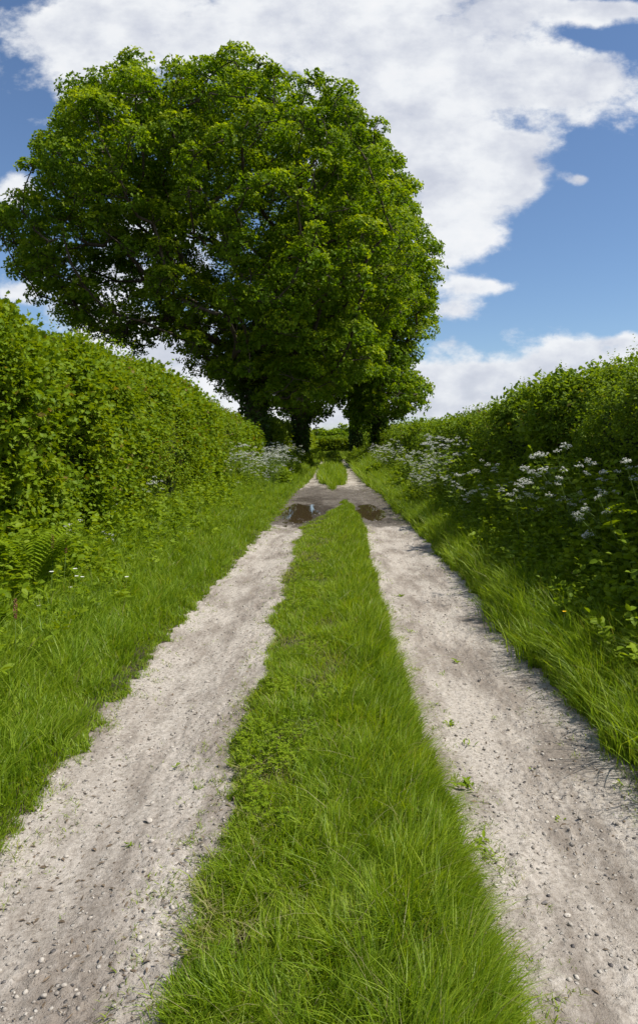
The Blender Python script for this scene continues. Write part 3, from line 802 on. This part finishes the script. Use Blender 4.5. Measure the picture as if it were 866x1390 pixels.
# ------------------------------------------------------------------ cow parsley
def umbel_mesh(r, R, dens):
    """one compound umbel: rays, umbellets, little white flowers. origin at the top of its stalk"""
    st = Acc(); fl = Acc()
    nr = r.integers(8, 13)
    for i in range(nr):
        a = i/nr*2*PI+r.random()*.25; rr = R*(.40+.45*r.random()**.5) if i > 1 else R*.1
        e = np.array([rr*math.cos(a), rr*math.sin(a), R*.62+.16*R*r.normal()-.45*rr*rr/R])
        tube(st, [(0,0,0), e*.5+np.array([0,0,-.08*R]), e], (.0012,.001,.001), 3, cap=False)
        m = dens
        d = norm(r.normal(size=(m,3))+np.array([0,0,1.1])); pos = e+d*np.array([1,1,.7])*R*.22
        t = KITE
        inst(fl, t, pos, norm(np.cross(d, r.normal(size=(m,3))))+.1*d, d, np.full(m, R*.15)*r.uniform(.7, 1.3, m)*np.array(1.0))
        inst(fl, t, pos, norm(np.cross(d, r.normal(size=(m,3))))+.1*d, d, np.full(m, R*.15)*r.uniform(.7, 1.3, m))
    return st, fl
_pp = {}
def parsley_proto(seed, hgt, nb, R):
    r = np.random.default_rng(seed)
    st = Acc(); lf = Acc(); heads = []
    top = np.array([r.normal()*.10, r.normal()*.10, hgt])
    pts = [np.array([0,0,-.03]), top*.35+np.array([.02,0,0]), top*.7, top]
    tube(st, pts, (.006,.005,.004,.0022), 5, cap=False)
    heads.append(top)
    for k in range(nb):
        t = .32+.58*(k+r.random())/nb; b = top*t
        a = r.random()*2*PI; L = hgt*(1-t)*r.uniform(.45, 1.05)+.12
        e = b+np.array([math.cos(a)*L*.55, math.sin(a)*L*.55, L*.85])
        tube(st, [b, (b+e)/2+np.array([math.cos(a), math.sin(a), -.3])*L*.08, e], (.0032,.0026,.0016), 4, cap=False)
        heads.append(e)
        if r.random() < .6:
            a2 = a+r.choice([-1,1])*.9; m = (b+e)/2; e2 = m+np.array([math.cos(a2)*L*.3, math.sin(a2)*L*.3, L*.38])
            tube(st, [m, e2], (.002,.0013), 3, cap=False); heads.append(e2)
        # ferny leaf at the node
        ax = a+PI*.6*r.choice([-1,1]); LL = r.uniform(.14, .26)
        ff = norm(np.array([math.cos(ax), math.sin(ax), .35])); sd = norm(np.cross(ff, [0,0,1.]))
        for q in range(6):
            tq = .25+.75*q/5; c = b+ff*LL*tq-np.array([0,0,.3*LL*tq*tq])
            for s in (-1, 1):
                l = LL*.5*(1.1-tq)
                inst(lf, NARROW, c[None], (ff*.5+sd*s)[None], np.array([[0,0,1.]])+.2*r.normal(size=(1,3)), np.array([[l*1.4, l, l]]))
    root = empty('cow_parsley')
    st.build('stem', M['stem'], root); lf.build('leaves', M['herb'], root)
    us = []
    for h in heads:
        s, f = umbel_mesh(r, R*r.uniform(.75, 1.15), 9)
        fo = f.build('flower_head', M['petal'], root, loc=h); s.build('rays', M['stem'], fo)
    return root
def kids_of(o): return [c for c in C.objects if c.parent == o]
KID = {}
def copy_tree(root, loc, rz, scale, tilt=(0,0)):
    r = root.copy(); C.objects.link(r); r.location = [float(v) for v in loc]; r.rotation_euler = (tilt[0], tilt[1], rz); r.scale = (scale,)*3
    if root.name not in KID: KID[root.name] = [(c, kids_of(c)) for c in kids_of(root)]
    for c, gs in KID[root.name]:
        d = c.copy(); C.objects.link(d); d.parent = r
        for g in gs:
            e = g.copy(); C.objects.link(e); e.parent = d
    return r
protos = [parsley_proto(1, 1.25, 6, .052), parsley_proto(2, 1.05, 5, .047), parsley_proto(3, .85, 5, .046), parsley_proto(4, 1.15, 8, .043)]
used = set()
def put(k, loc, rz, scale, label, group, tilt=(0,0)):
    if k not in used and not used & {k}:
        pass
    r = copy_tree(protos[k], loc, rz, scale, tilt)
    tag(r, label, 'cow parsley', group); return r
def head_at(px, py, X, k, rz, label, tilt=(0,0), sc=1.0):
    """stands a plant on the bank at lateral distance X so its top reaches the photo's height"""
    d = FPX*X/(px-VPX); z = CAMH+(VPY-py)/FPX*d; g = float(H(X, d))
    hk = [1.25,1.05,.85,1.15][k]
    s = max(.45, (z-g)/hk/math.cos(math.hypot(*tilt)))
    lx = math.sin(tilt[1])*hk*s; 
    return put(k, (X-lx, d, g), rz, s, label, 'cow parsley flowering in the lane', tilt)
head_at(748, 616, 2.25, 0, .3, 'tall white cow parsley leaning out of the dark right hedge, tallest of the near plants', (.05,-.22))
head_at(818, 655, 2.3, 2, 1.3, 'cow parsley with a long bare leaning stalk at the right edge', (0,-.45))
head_at(862, 620, 2.4, 1, 2.3, 'cow parsley top just inside the right edge beside the hedge', (0,-.15))
head_at(664, 632, 2.25, 1, .8, 'cow parsley with a single wide white head before the dark right hedge', (0,-.1))
head_at(700, 672, 2.1, 2, 2.8, 'short cow parsley with pairs of small heads on the shaded bank', (0,-.1))
head_at(738, 680, 2.1, 3, 4.0, 'branched cow parsley in the middle of the shaded right bank', (0,-.2))
head_at(805, 698, 2.15, 2, 5.1, 'low cow parsley leaning over the nettles on the right bank', (0,-.5))
head_at(642, 664, 2.1, 2, 5.9, 'small cow parsley low on the bank left of the near plants', (0,0))
head_at(782, 640, 2.3, 3, 1.9, 'cow parsley between the tallest near plant and the leaning bare stalk', (0,-.1))
head_at(718, 645, 2.3, 1, 3.3, 'slender cow parsley just left of the tallest near plant', (0,-.05))
head_at(840, 668, 2.2, 1, 4.4, 'cow parsley low at the right edge below the hedge face', (0,-.25))
head_at(690, 648, 2.2, 2, .2, 'cow parsley standing next right of the single wide white head', (0,-.05))
for i in range(5):
    d = rng.uniform(8.5, 13); X = rng.uniform(1.95, 2.4)
    put(int(rng.integers(0, 4)), (X, d, float(H(X, d))), rng.random()*6.28, rng.uniform(.7, 1.05), 'thin scattered cow parsley on the right bank before the puddles', 'scattered cow parsley on the right bank', (rng.normal()*.08, -.12+rng.normal()*.08))
LB_DRIFT = 'white cow parsley in the drift on the right bank past the puddles'
for i in range(26):
    d = rng.uniform(13.6, 18.2); X = rng.uniform(1.95, 2.6)
    z = float(H(X, d)); k = int(rng.integers(0, 4)); px = VPX+X/d*FPX
    put(k, (X, d, z), rng.random()*6.28, rng.uniform(.7, 1.2)*(.85 if X < 2.3 else 1.05), LB_DRIFT, 'cow parsley drift on the right bank', (rng.normal()*.06, -.12+rng.normal()*.06))
for i in range(22):
    d = rng.uniform(25, 36); X = rng.uniform(1.95, 2.9)
    put(int(rng.integers(0, 4)), (X, d, float(H(X, d))), rng.random()*6.28, rng.uniform(.85, 1.2), 'white cow parsley in the far drift on the right under the oak crowns', 'far right cow parsley drift', (0, -.1))
for i in range(64):
    d = rng.uniform(18.5, 31); X = -rng.uniform(1.55, 2.9)
    put(int(rng.integers(0, 4)), (X, d, float(H(X, d))), rng.random()*6.28, rng.uniform(.6, 1.15), 'white cow parsley in the drift at the foot of the ivy clad oak', 'left cow parsley drift', (0, .1))
for i in range(26):
    d = rng.uniform(33, 52); X = -rng.uniform(1.7, 2.7)
    put(int(rng.integers(0, 4)), (X, d, float(H(X, d))), rng.random()*6.28, rng.uniform(.9, 1.25), 'white cow parsley in the far drift on the left beyond the ivy clad oak', 'far left cow parsley drift', (0, .1))
for (px, py, X, k, lab) in [(196, 652, -2.95, 2, 'cow parsley flowering halfway up the face of the left hedge'), (118, 708, -2.75, 2, 'low cow parsley before the left hedge, nearest on that side'),
                            (152, 738, -2.55, 2, 'short cow parsley with scattered heads among left verge herbs'), (165, 690, -2.85, 1, 'cow parsley half hidden by leaves at the foot of left hedge'), (320, 668, -2.6, 2, 'cow parsley with few heads near the end of the left hedge')]:
    head_at(px, py, X, k, px*.1, lab, (0, .15))
for p_ in protos:        # the prototypes themselves become plants of the left drift
    d = rng.uniform(20, 30); X = -rng.uniform(2, 2.8)
    p_.location = (X, d, float(H(X, d))); p_.scale = (.8,)*3; tag(p_, 'white cow parsley in the drift at the foot of the ivy clad oak', 'cow parsley', 'left cow parsley drift')

# ------------------------------------------------------------------ fern, sorrel, daisies, buttercup, dock, track weeds
def fern(loc, scale, label, seed):
    r = np.random.default_rng(seed); root = empty('fern', loc); tag(root, label, 'fern')
    for k in range(9):
        acc = Acc(); a = k/9*2*PI+r.random()*.4; L = scale*r.uniform(.8, 1.1)
        h = np.array([math.cos(a), math.sin(a), 0]); sd = np.array([-h[1], h[0], 0])
        ts = np.linspace(0, 1, 24); c = h[None]*(ts**1.2*L*.62)[:,None]; c[:,2] = L*(1.15*ts-.42*ts**2.5)
        tube(acc, c[::3], np.linspace(.004, .001, 8), 3, cap=False)
        for s in (-1, 1):
            n = 20; l = L*.30*np.sin(PI*np.clip(ts[3:23], 0, 1)**.7)*.9+.01
            dr = norm(np.gradient(c, axis=0))[3:23]
            inst(acc, NARROW, c[3:23], sd[None]*s+dr*.45, np.tile([0,0,1.], (n,1)), np.stack([l*.95, l, l], -1))
        acc.build('frond', M['fern'], root)
q = P(30, 800, 8.0)
fern((-2.62, 6.15, float(H(-2.62, 6.15))+.10), .80, 'yellow green fern at the left edge below the hedge', 3)
def spike(loc, h, label, seed):
    r = np.random.default_rng(seed); root = empty('plantain_spike', loc); tag(root, label, 'seed spike', 'rusty seed spikes in the left verge')
    a = Acc(); tip = np.array([r.normal()*.05, r.normal()*.05, h]); tube(a, [(0,0,0), tip*.5, tip], (.003,.0025,.002), 4); a.build('stem', M['stem'], root)
    a = Acc(); n = 120; t = r.random(n); an = r.random(n)*2*PI; o_ = np.stack([np.cos(an), np.sin(an), 0*an], -1)
    inst(a, KITE, tip+np.stack([0*t, 0*t, t*.13], -1)+o_*(.006*np.sin(PI*np.clip(t, .1, .95)))[:,None], o_+np.array([0,0,1.]), o_, np.full(n, .014)); a.build('seed_head', M['seed'], root)
for i, (x, y, h, lab) in enumerate([(-2.45, 6.15, .52, 'rusty seed spike in the left verge, taller of the close pair'), (-2.42, 6.3, .46, 'rusty seed spike in the left verge, shorter of the close pair'), (-2.05, 4.55, .36, 'rusty seed spike bending low at the left edge of the verge')]):
    spike((x, y, float(H(x, y))), h, lab, i)
def small_flower(loc, h, label, group, mat, name, cat, R=.016):
    root = empty(name, loc); tag(root, label, cat, group)
    a = Acc(); tip = np.array([.02, -.01, h]); tube(a, [(0,0,0), tip*.5, tip], (.0018,.0015,.001), 3); a.build('stem', M['stem'], root)
    a = Acc(); n = 7; an = np.arange(n)/n*2*PI; f = np.stack([np.cos(an), np.sin(an), .25+0*an], -1)
    inst(a, KITE, np.tile(tip, (n,1)), f, np.tile([0,-.5,1.], (n,1)), np.full(n, R)); a.build('petals', mat, root)
sw = [(55,773),(68,776),(102,782),(110,783),(37,826),(39,832),(51,822),(100,772),(170,783),(94,797)]
for (px, py) in sw:
    d = 5.6+rng.random()*1.0; X = (px-VPX)/FPX*d; z = CAMH+(VPY-py)/FPX*d; g = float(H(X, d))
    small_flower((X, d, g), max(z-g, .12), 'tiny white stitchwort flower among the herbs of the left verge', 'white stitchwort flowers in the left verge', M['petal'], 'stitchwort_flower', 'flower', .02)
d = 4.9; X = (761-VPX)/FPX*d; small_flower((X, d, float(H(X, d))), .42, 'single orange yellow buttercup in the long grass of the right verge', None, M['yellow'], 'buttercup', 'flower', .016)

def weed(x, y, n, s, label, group, seed):
    r = np.random.default_rng(seed); root = empty('track_weed', (x, y, float(H(x, y)))); tag(root, label, 'weed', group)
    a = Acc(); an = r.random(n)*2*PI; f = np.stack([np.cos(an), np.sin(an), r.uniform(.15, 1.1, n)], -1)
    t = LEAF if seed % 2 else NARROW
    inst(a, t, r.normal(size=(n,3))*np.array([s*.35, s*.35, .002])+np.array([0,0,.004]), f, np.tile([0,0,1.], (n,1)), (s*.75*r.uniform(.5, 1.3, n))[:,None]*np.array([[.7,1,1]]))
    a.build('leaves', M['herb'] if seed % 2 else M['grass'], root)
WG = 'small green weeds growing in the wheel tracks'
for i, (px, py, n, s) in enumerate([(620,897,7,.055),(634,1012,10,.05),(633,1070,14,.06),(672,970,8,.035),(612,985,12,.04),(665,1170,12,.05),(720,1040,6,.03),(560,860,14,.05),(545,810,14,.05),(600,915,12,.04),(241,1043,10,.03),(268,1077,12,.035),(174,1149,8,.025),(845,1070,14,.05),(760,1108,5,.03),(590,960,10,.04),(655,1150,10,.05),(585,1170,10,.05)]):
    d = FPX*1.62/(py-VPY); X = (px-VPX)/FPX*d
    labs = ['leafy weed rosette alone on the upper part of the right wheel track', 'bright two leaved weed in the middle of the right wheel track', 'tuft of thin weeds beside the grass strip on the right track']
    weed(X, d, n, s, 'small green weed sprouting from the pale chalk of a wheel track', WG, i+1)

# ------------------------------------------------------------------ stones and litter
def pebbles(n, mat, label, smin, smax, dark=False):
    V, F = icos(1); r = rng; V = V*(1-.25*(np.abs(V@norm(np.array([1.,.5,.3]))) > .8))[:,None]
    acc = Acc(); L = np.array([i for f in F for i in f]); K = np.full(len(F), 3)
    y = ysample(n, 1.55, 26, 1.7); sd = r.random(n) < .5
    a = np.where(sd, edgeL(y)-.05, edgeR_strip(y)-.02); b = np.where(sd, edgeL_strip(y)+.02, edgeR(y)+.05)
    x = a+(b-a)*r.random(n)
    cl = fbm(x*2.5, y*1.2, 121); k = (r.random(n) < np.clip((cl-.3)*3, .1, 1)); x, y = x[k], y[k]; n = len(x)
    s = (smin+(smax-smin)*r.random(n)**14)*(1+.055*y)
    for v in range(6):
        w = V*(1+.7*(r.random((len(V),1))-.5))
        m = np.arange(n) % 6 == v; mm = m.sum()
        sc = np.stack([s[m]*r.uniform(.8, 1.3, mm), s[m]*r.uniform(.7, 1.1, mm), s[m]*r.uniform(.35, .7, mm)], -1)
        an = r.random(mm)*2*PI
        inst(acc, (w, L, K), np.stack([x[m], y[m], H(x[m], y[m])+s[m]*.15], -1), np.stack([np.cos(an), np.sin(an), .2*r.normal(size=mm)], -1), np.tile([0,0,1.], (mm,1)), sc)
    o = acc.build('gravel', mat); tag(o, label, 'gravel', kind='stuff')
pebbles(34000, M['stone'], 'pale chalk and flint gravel loose on the wheel tracks', .0013, .011)
pebbles(14000, M['darkstone'], 'dark flint chips scattered on the wheel tracks', .0012, .008)
def stone(x, y, s, label, seed, mat='stone'):
    V, F = icos(2); r = np.random.default_rng(seed)
    w = V.copy(); 
    for _ in range(6):
        p = norm(r.normal(size=3)); dd = V@p; w -= (np.clip(dd-.45, 0, 1)*.75)[:,None]*p
    w = w*np.array([s*1.15, s*.85, s*.55])
    a = Acc(); a.add(w, [i for f in F for i in f], [3]*len(F))
    o = a.build('stone', M[mat], loc=(x, y, float(H(x, y))+s*.3)); tag(o, label, 'stone')
def gpt(px, py): d = FPX*1.635/(py-VPY); return (px-VPX)/FPX*d, d
for i, (px, py, s, lab, mt) in enumerate([(201,1123,.020,'pale chalk stone lying alone on the left wheel track','stone'), (650,925,.016,'grey flint on the upper right wheel track','darkstone'), (738,1232,.013,'dark flint lying low on the right wheel track','darkstone'),
                          (862,975,.04,'rounded stone at the foot of the right verge','darkstone'), (770,1247,.012,'white chalk flake near the bottom of the right wheel track','stone'), (205,1152,.016,'flat whitish chalk piece just below the lone pale stone','stone'), (282,928,.018,'small chalk lump in the middle of the left wheel track','stone')]):
    x, d = gpt(px, py); stone(x, d, s, lab, i, mt)
def litter():
    acc = Acc(); n = 22000
    y = ysample(n, 1.55, 22, 1.5); sd = rng.random(n) < .5
    a = np.where(sd, edgeL(y)-.05, edgeR_strip(y)-.02); b = np.where(sd, edgeL_strip(y)+.02, edgeR(y)+.05)
    u = rng.random(n); u = np.where(rng.random(n) < .45, np.where(rng.random(n) < .5, u**3*.5, 1-u**3*.5), u)
    x = a+(b-a)*u
    k = rng.random(n) < np.clip((fbm(x*4, y*2.5, 131)-.38)*5, .06, 1); x, y = x[k], y[k]; n = len(x)
    an = rng.random(n)*2*PI; f = np.stack([np.cos(an), np.sin(an), .15*rng.normal(size=n)], -1)
    s = (.003+.024*rng.random(n)**5)*(1+.07*y)
    inst(acc, NARROW, np.stack([x, y, H(x, y)+.004], -1), f, np.tile([0,0,1.], (n,1))+.3*rng.normal(size=(n,3)), np.stack([s*rng.uniform(.4, 1.6, n), s, s*1.5], -1))
    o = acc.build('leaf_litter', M['litter']); tag(o, 'dark bits of dry grass and leaf litter on the wheel tracks', 'leaf litter', kind='stuff')
litter()

def shrub(x, y, rad, hgt, label, seed):
    r = np.random.default_rng(seed); root = empty('shrub', (x, y, float(H(x, y)))); tag(root, label, 'shrub', 'low shrubs on the verges beyond the puddles')
    a = Acc()
    for k in range(7):
        an = r.random()*2*PI; q = np.array([math.cos(an)*rad*.5, math.sin(an)*rad*.5, hgt*r.uniform(.5, .9)]); tube(a, [(0,0,-.05), q*.5, q], (.015,.01,.004), 4, cap=False)
    a.build('branches', M['twig'], root)
    a = Acc(); n = 2600; d = norm(r.normal(size=(n,3))); d[:,2] = np.abs(d[:,2])
    lump = .75+.5*vn(d[:,0]*2.2+seed, d[:,2]*2.2+d[:,1], seed)
    p = d*(lump*(.55+.45*r.random(n)**.5))[:,None]*np.array([rad, rad*1.3, hgt])
    inst(a, LEAF, p, d+.6*r.normal(size=(n,3)), d+np.array([0,0,.6])+.4*r.normal(size=(n,3)), r.uniform(.06, .12, n))
    a.build('foliage', M['herb'] if seed % 2 else M['hedge_dark'], root)
for i, (x, y, rd, hg, lb) in enumerate([(-2.0, 25.0, .55, .75, 'low leafy shrub on the left verge just past the puddles'), (-1.95, 31, .6, .95, 'shrub on the left verge level with the ivy clad oak'), (-1.75, 43, .6, 1.1, 'shrub on the left verge at the foot of the dark trunked oak'),
        (1.95, 29, .5, .7, 'low shrub on the right verge between the two cow parsley drifts'), (2.0, 40, .65, .95, 'shrub on the right verge just before the nearest right hand oak'), (1.75, 53, .6, 1.1, 'shrub on the right verge near the slim oak'), (.1, 62, .9, .8, 'rounded shrub where the lane ends in green'), (-1.4, 58, .8, 1.0, 'shrub left of the place where the lane ends in green')]):
    shrub(x, y, rd, hg, lb, 60+i)

# dead bramble stems by the right edge
def stems():
    root = empty('bramble', (2.75, 5.2, .5)); tag(root, 'dry reddish bramble stems arching out at the right edge', 'bramble')
    r = np.random.default_rng(8)
    for k in range(6):
        a = Acc(); L = r.uniform(.5, .9); an = PI+r.normal()*.6; ts = np.linspace(0, 1, 9)
        h = np.array([math.cos(an), math.sin(an), 0]); c = h*(ts*L*.6)[:,None]+r.normal(size=3)*.1; c[:,2] += L*(.5*ts-.6*ts**2)+.1
        tube(a, c, np.linspace(.004, .002, 9), 4, cap=False); a.build('stem', M['twig'], root)
        b = Acc(); m = 10; ii = r.integers(1, 9, m); f = r.normal(size=(m,3)); inst(b, LEAF, c[ii], f, np.tile([0,0,1.], (m,1)), r.uniform(.04, .07, m)); b.build('leaves', M['herb'], root)
stems()

# ------------------------------------------------------------------ light, sky and clouds
SUN_EL, SUN_AZ = math.radians(55), math.radians(-12)       # azimuth from +X towards +Y
sd = np.array([math.cos(SUN_EL)*math.cos(SUN_AZ), math.cos(SUN_EL)*math.sin(SUN_AZ), math.sin(SUN_EL)])
from mathutils import Vector
sl = bpy.data.lights.new('sun', 'SUN'); sl.energy = 4.6; sl.angle = math.radians(.53); sl.color = (1, .955, .88)
so = bpy.data.objects.new('sun', sl); C.objects.link(so); so.rotation_euler = Vector(sd).to_track_quat('Z', 'Y').to_euler(); so.location = (20, 0, 30)

W = bpy.data.worlds.new('World'); SC.world = W; W.use_nodes = True
nt = W.node_tree; nt.nodes.clear()
sky = nt.nodes.new('ShaderNodeTexSky'); sky.sky_type = 'NISHITA'; sky.sun_disc = False
sky.sun_elevation = SUN_EL; sky.sun_rotation = math.atan2(sd[0], sd[1]); sky.air_density = 1.0; sky.dust_density = .4; sky.ozone_density = 3.0
tc = nt.nodes.new('ShaderNodeTexCoord'); sep = nt.nodes.new('ShaderNodeSeparateXYZ'); nt.links.new(tc.outputs['Generated'], sep.inputs[0])
ay = math_(nt, 'MAXIMUM', math_(nt, 'ABSOLUTE', sep.outputs[1]), .08)
u = math_(nt, 'DIVIDE', sep.outputs[0], ay); v = math_(nt, 'DIVIDE', sep.outputs[2], ay)
cb = nt.nodes.new('ShaderNodeCombineXYZ'); nt.links.new(u, cb.inputs[0]); nt.links.new(v, cb.inputs[1])
nt.links.new(math_(nt, 'MULTIPLY', math_(nt, 'LESS_THAN', sep.outputs[1], 0), 7.3), cb.inputs[2])
uv = cb.outputs[0]
def nz3(scale, detail, rough, off=(0,0,0), vec=uv, stretch=(1,1.5,1)):
    mp = nt.nodes.new('ShaderNodeMapping'); mp.inputs['Location'].default_value = off; mp.inputs['Scale'].default_value = stretch
    nt.links.new(vec, mp.inputs[0])
    n = nt.nodes.new('ShaderNodeTexNoise'); n.inputs['Scale'].default_value = scale; n.inputs['Detail'].default_value = detail; n.inputs['Roughness'].default_value = rough
    nt.links.new(mp.outputs[0], n.inputs['Vector']); return n
wn = nz3(3.2, 3, .5); wv = nt.nodes.new('ShaderNodeVectorMath'); wv.operation = 'MULTIPLY_ADD'
nt.links.new(wn.outputs['Color'], wv.inputs[0]); wv.inputs[1].default_value = (.10,.07,0)
sb = nt.nodes.new('ShaderNodeVectorMath'); sb.operation = 'SUBTRACT'; nt.links.new(uv, sb.inputs[0]); sb.inputs[1].default_value = (.05,.035,0)
nt.links.new(sb.outputs[0], wv.inputs[2]); uvw = wv.outputs[0]
BL = [  # centre x, y and radii of each cloud bank in photo pixels, weight
 (110,60,120,75,.7),(190,130,90,55,.45),(300,20,260,80,1.0),(480,90,150,110,1.0),(610,60,160,80,.9),(700,5,200,26,.6),(835,2,90,16,.8),(825,40,50,14,-.7),(690,172,70,12,-.25),(45,120,30,40,-.15),(500,60,60,30,-.3),(820,290,120,90,-.4),
 (790,105,160,55,1.05),(610,200,150,70,1.0),(680,245,80,48,.9),(610,330,70,45,.85),(520,260,120,120,.8),
 (560,200,120,80,.5),(660,392,60,14,.85),(620,425,45,22,.85),(600,465,40,20,.6),(720,508,200,34,1.15),(825,478,100,26,1.1),(620,515,120,34,.9),
 (590,560,130,16,.7),(775,243,22,13,.95),(15,262,48,34,.95),(20,395,50,22,.8),(150,400,90,60,.7),(250,480,160,60,.8),(350,540,160,40,.7),(75,160,50,12,.35),(450,560,200,30,.6),(200,320,160,90,.55),(690,190,60,14,.45)]
tot = None
for (cx, cy, rx, ry, w_) in BL:
    a = nt.nodes.new('ShaderNodeVectorMath'); a.operation = 'SUBTRACT'; nt.links.new(uvw, a.inputs[0]); a.inputs[1].default_value = ((cx-VPX)/FPX, (VPY-cy)/FPX, 0)
    b = nt.nodes.new('ShaderNodeVectorMath'); b.operation = 'MULTIPLY'; nt.links.new(a.outputs[0], b.inputs[0]); b.inputs[1].default_value = (FPX/rx, FPX/ry, 0)
    c = nt.nodes.new('ShaderNodeVectorMath'); c.operation = 'DOT_PRODUCT'; nt.links.new(b.outputs[0], c.inputs[0]); nt.links.new(b.outputs[0], c.inputs[1])
    g = math_(nt, 'MULTIPLY', math_(nt, 'EXPONENT', math_(nt, 'MULTIPLY', c.outputs['Value'], -1.35)), w_)
    tot = g if tot is None else math_(nt, 'ADD', tot, g)
tot = math_(nt, 'MINIMUM', tot, 1.0)
f1 = nz3(7, 10, .62).outputs['Fac']; f2 = nz3(22, 6, .6, (3,1,0)).outputs['Fac']
front = math_(nt, 'GREATER_THAN', sep.outputs[1], 0)
tot = math_(nt, 'ADD', math_(nt, 'MULTIPLY', tot, front), math_(nt, 'MULTIPLY', math_(nt, 'SUBTRACT', 1, front), .45))
den = math_(nt, 'ADD', tot, math_(nt, 'ADD', math_(nt, 'MULTIPLY', math_(nt, 'SUBTRACT', f1, .5), 2.1), math_(nt, 'MULTIPLY', math_(nt, 'SUBTRACT', f2, .5), .75)))
alpha = nt.nodes.new('ShaderNodeMapRange'); alpha.interpolation_type = 'SMOOTHSTEP'; alpha.inputs[1].default_value = .27; alpha.inputs[2].default_value = .80
nt.links.new(den, alpha.inputs[0])
f1o = nz3(7, 5, .55, (-.10,-.16,0)).outputs['Fac']
relief = math_(nt, 'MULTIPLY', math_(nt, 'SUBTRACT', f1, f1o), 1.6)
thick = nt.nodes.new('ShaderNodeMapRange'); thick.inputs[1].default_value = .5; thick.inputs[2].default_value = 1.7; nt.links.new(den, thick.inputs[0])
sh = math_(nt, 'ADD', math_(nt, 'SUBTRACT', .72, math_(nt, 'MULTIPLY', thick.outputs[0], .30)), relief, clamp=True)
ccol = ramp(nt, sh, [(0, (.44,.48,.58)), (.45, (.66,.69,.77)), (.75, (.88,.90,.93)), (1, (.96,.96,.97))])
skyc = mixc(nt, 1.0, sky.outputs[0], (.90,.98,1.08), 'MULTIPLY')
SKYS = .085
bg1 = nt.nodes.new('ShaderNodeBackground'); nt.links.new(skyc, bg1.inputs[0]); bg1.inputs[1].default_value = SKYS
bg2 = nt.nodes.new('ShaderNodeBackground'); nt.links.new(ccol, bg2.inputs[0]); bg2.inputs[1].default_value = .74
mx = nt.nodes.new('ShaderNodeMixShader'); nt.links.new(math_(nt, 'MULTIPLY', alpha.outputs[0], .96), mx.inputs[0]); nt.links.new(bg1.outputs[0], mx.inputs[1]); nt.links.new(bg2.outputs[0], mx.inputs[2])
wo = nt.nodes.new('ShaderNodeOutputWorld'); nt.links.new(mx.outputs[0], wo.inputs[0])
W.cycles.sampling_method = 'MANUAL'; W.cycles.sample_map_resolution = 1024

# ------------------------------------------------------------------ camera and render settings
cam = bpy.data.cameras.new('camera'); co = bpy.data.objects.new('camera', cam); C.objects.link(co)
co.location = (0, 0, CAMH); co.rotation_euler = (PI/2, 0, 0)
cam.sensor_fit = 'VERTICAL'; cam.sensor_height = 36; cam.lens = FPX/1390*36
cam.shift_x = -(VPX-433)/1390; cam.shift_y = -(695-VPY)/1390
cam.clip_start = .05; cam.clip_end = 9000
SC.camera = co
SC.view_settings.view_transform = 'Standard'; SC.view_settings.look = 'None'; SC.view_settings.gamma = 1; SC.view_settings.exposure = 0.45
SC.render.engine = 'CYCLES'
cy = SC.cycles; cy.max_bounces = 8; cy.diffuse_bounces = 6; cy.glossy_bounces = 2; cy.transmission_bounces = 4; cy.transparent_max_bounces = 4
cy.use_denoising = True; cy.caustics_reflective = False; cy.caustics_refractive = False
cy.sample_clamp_indirect = 4
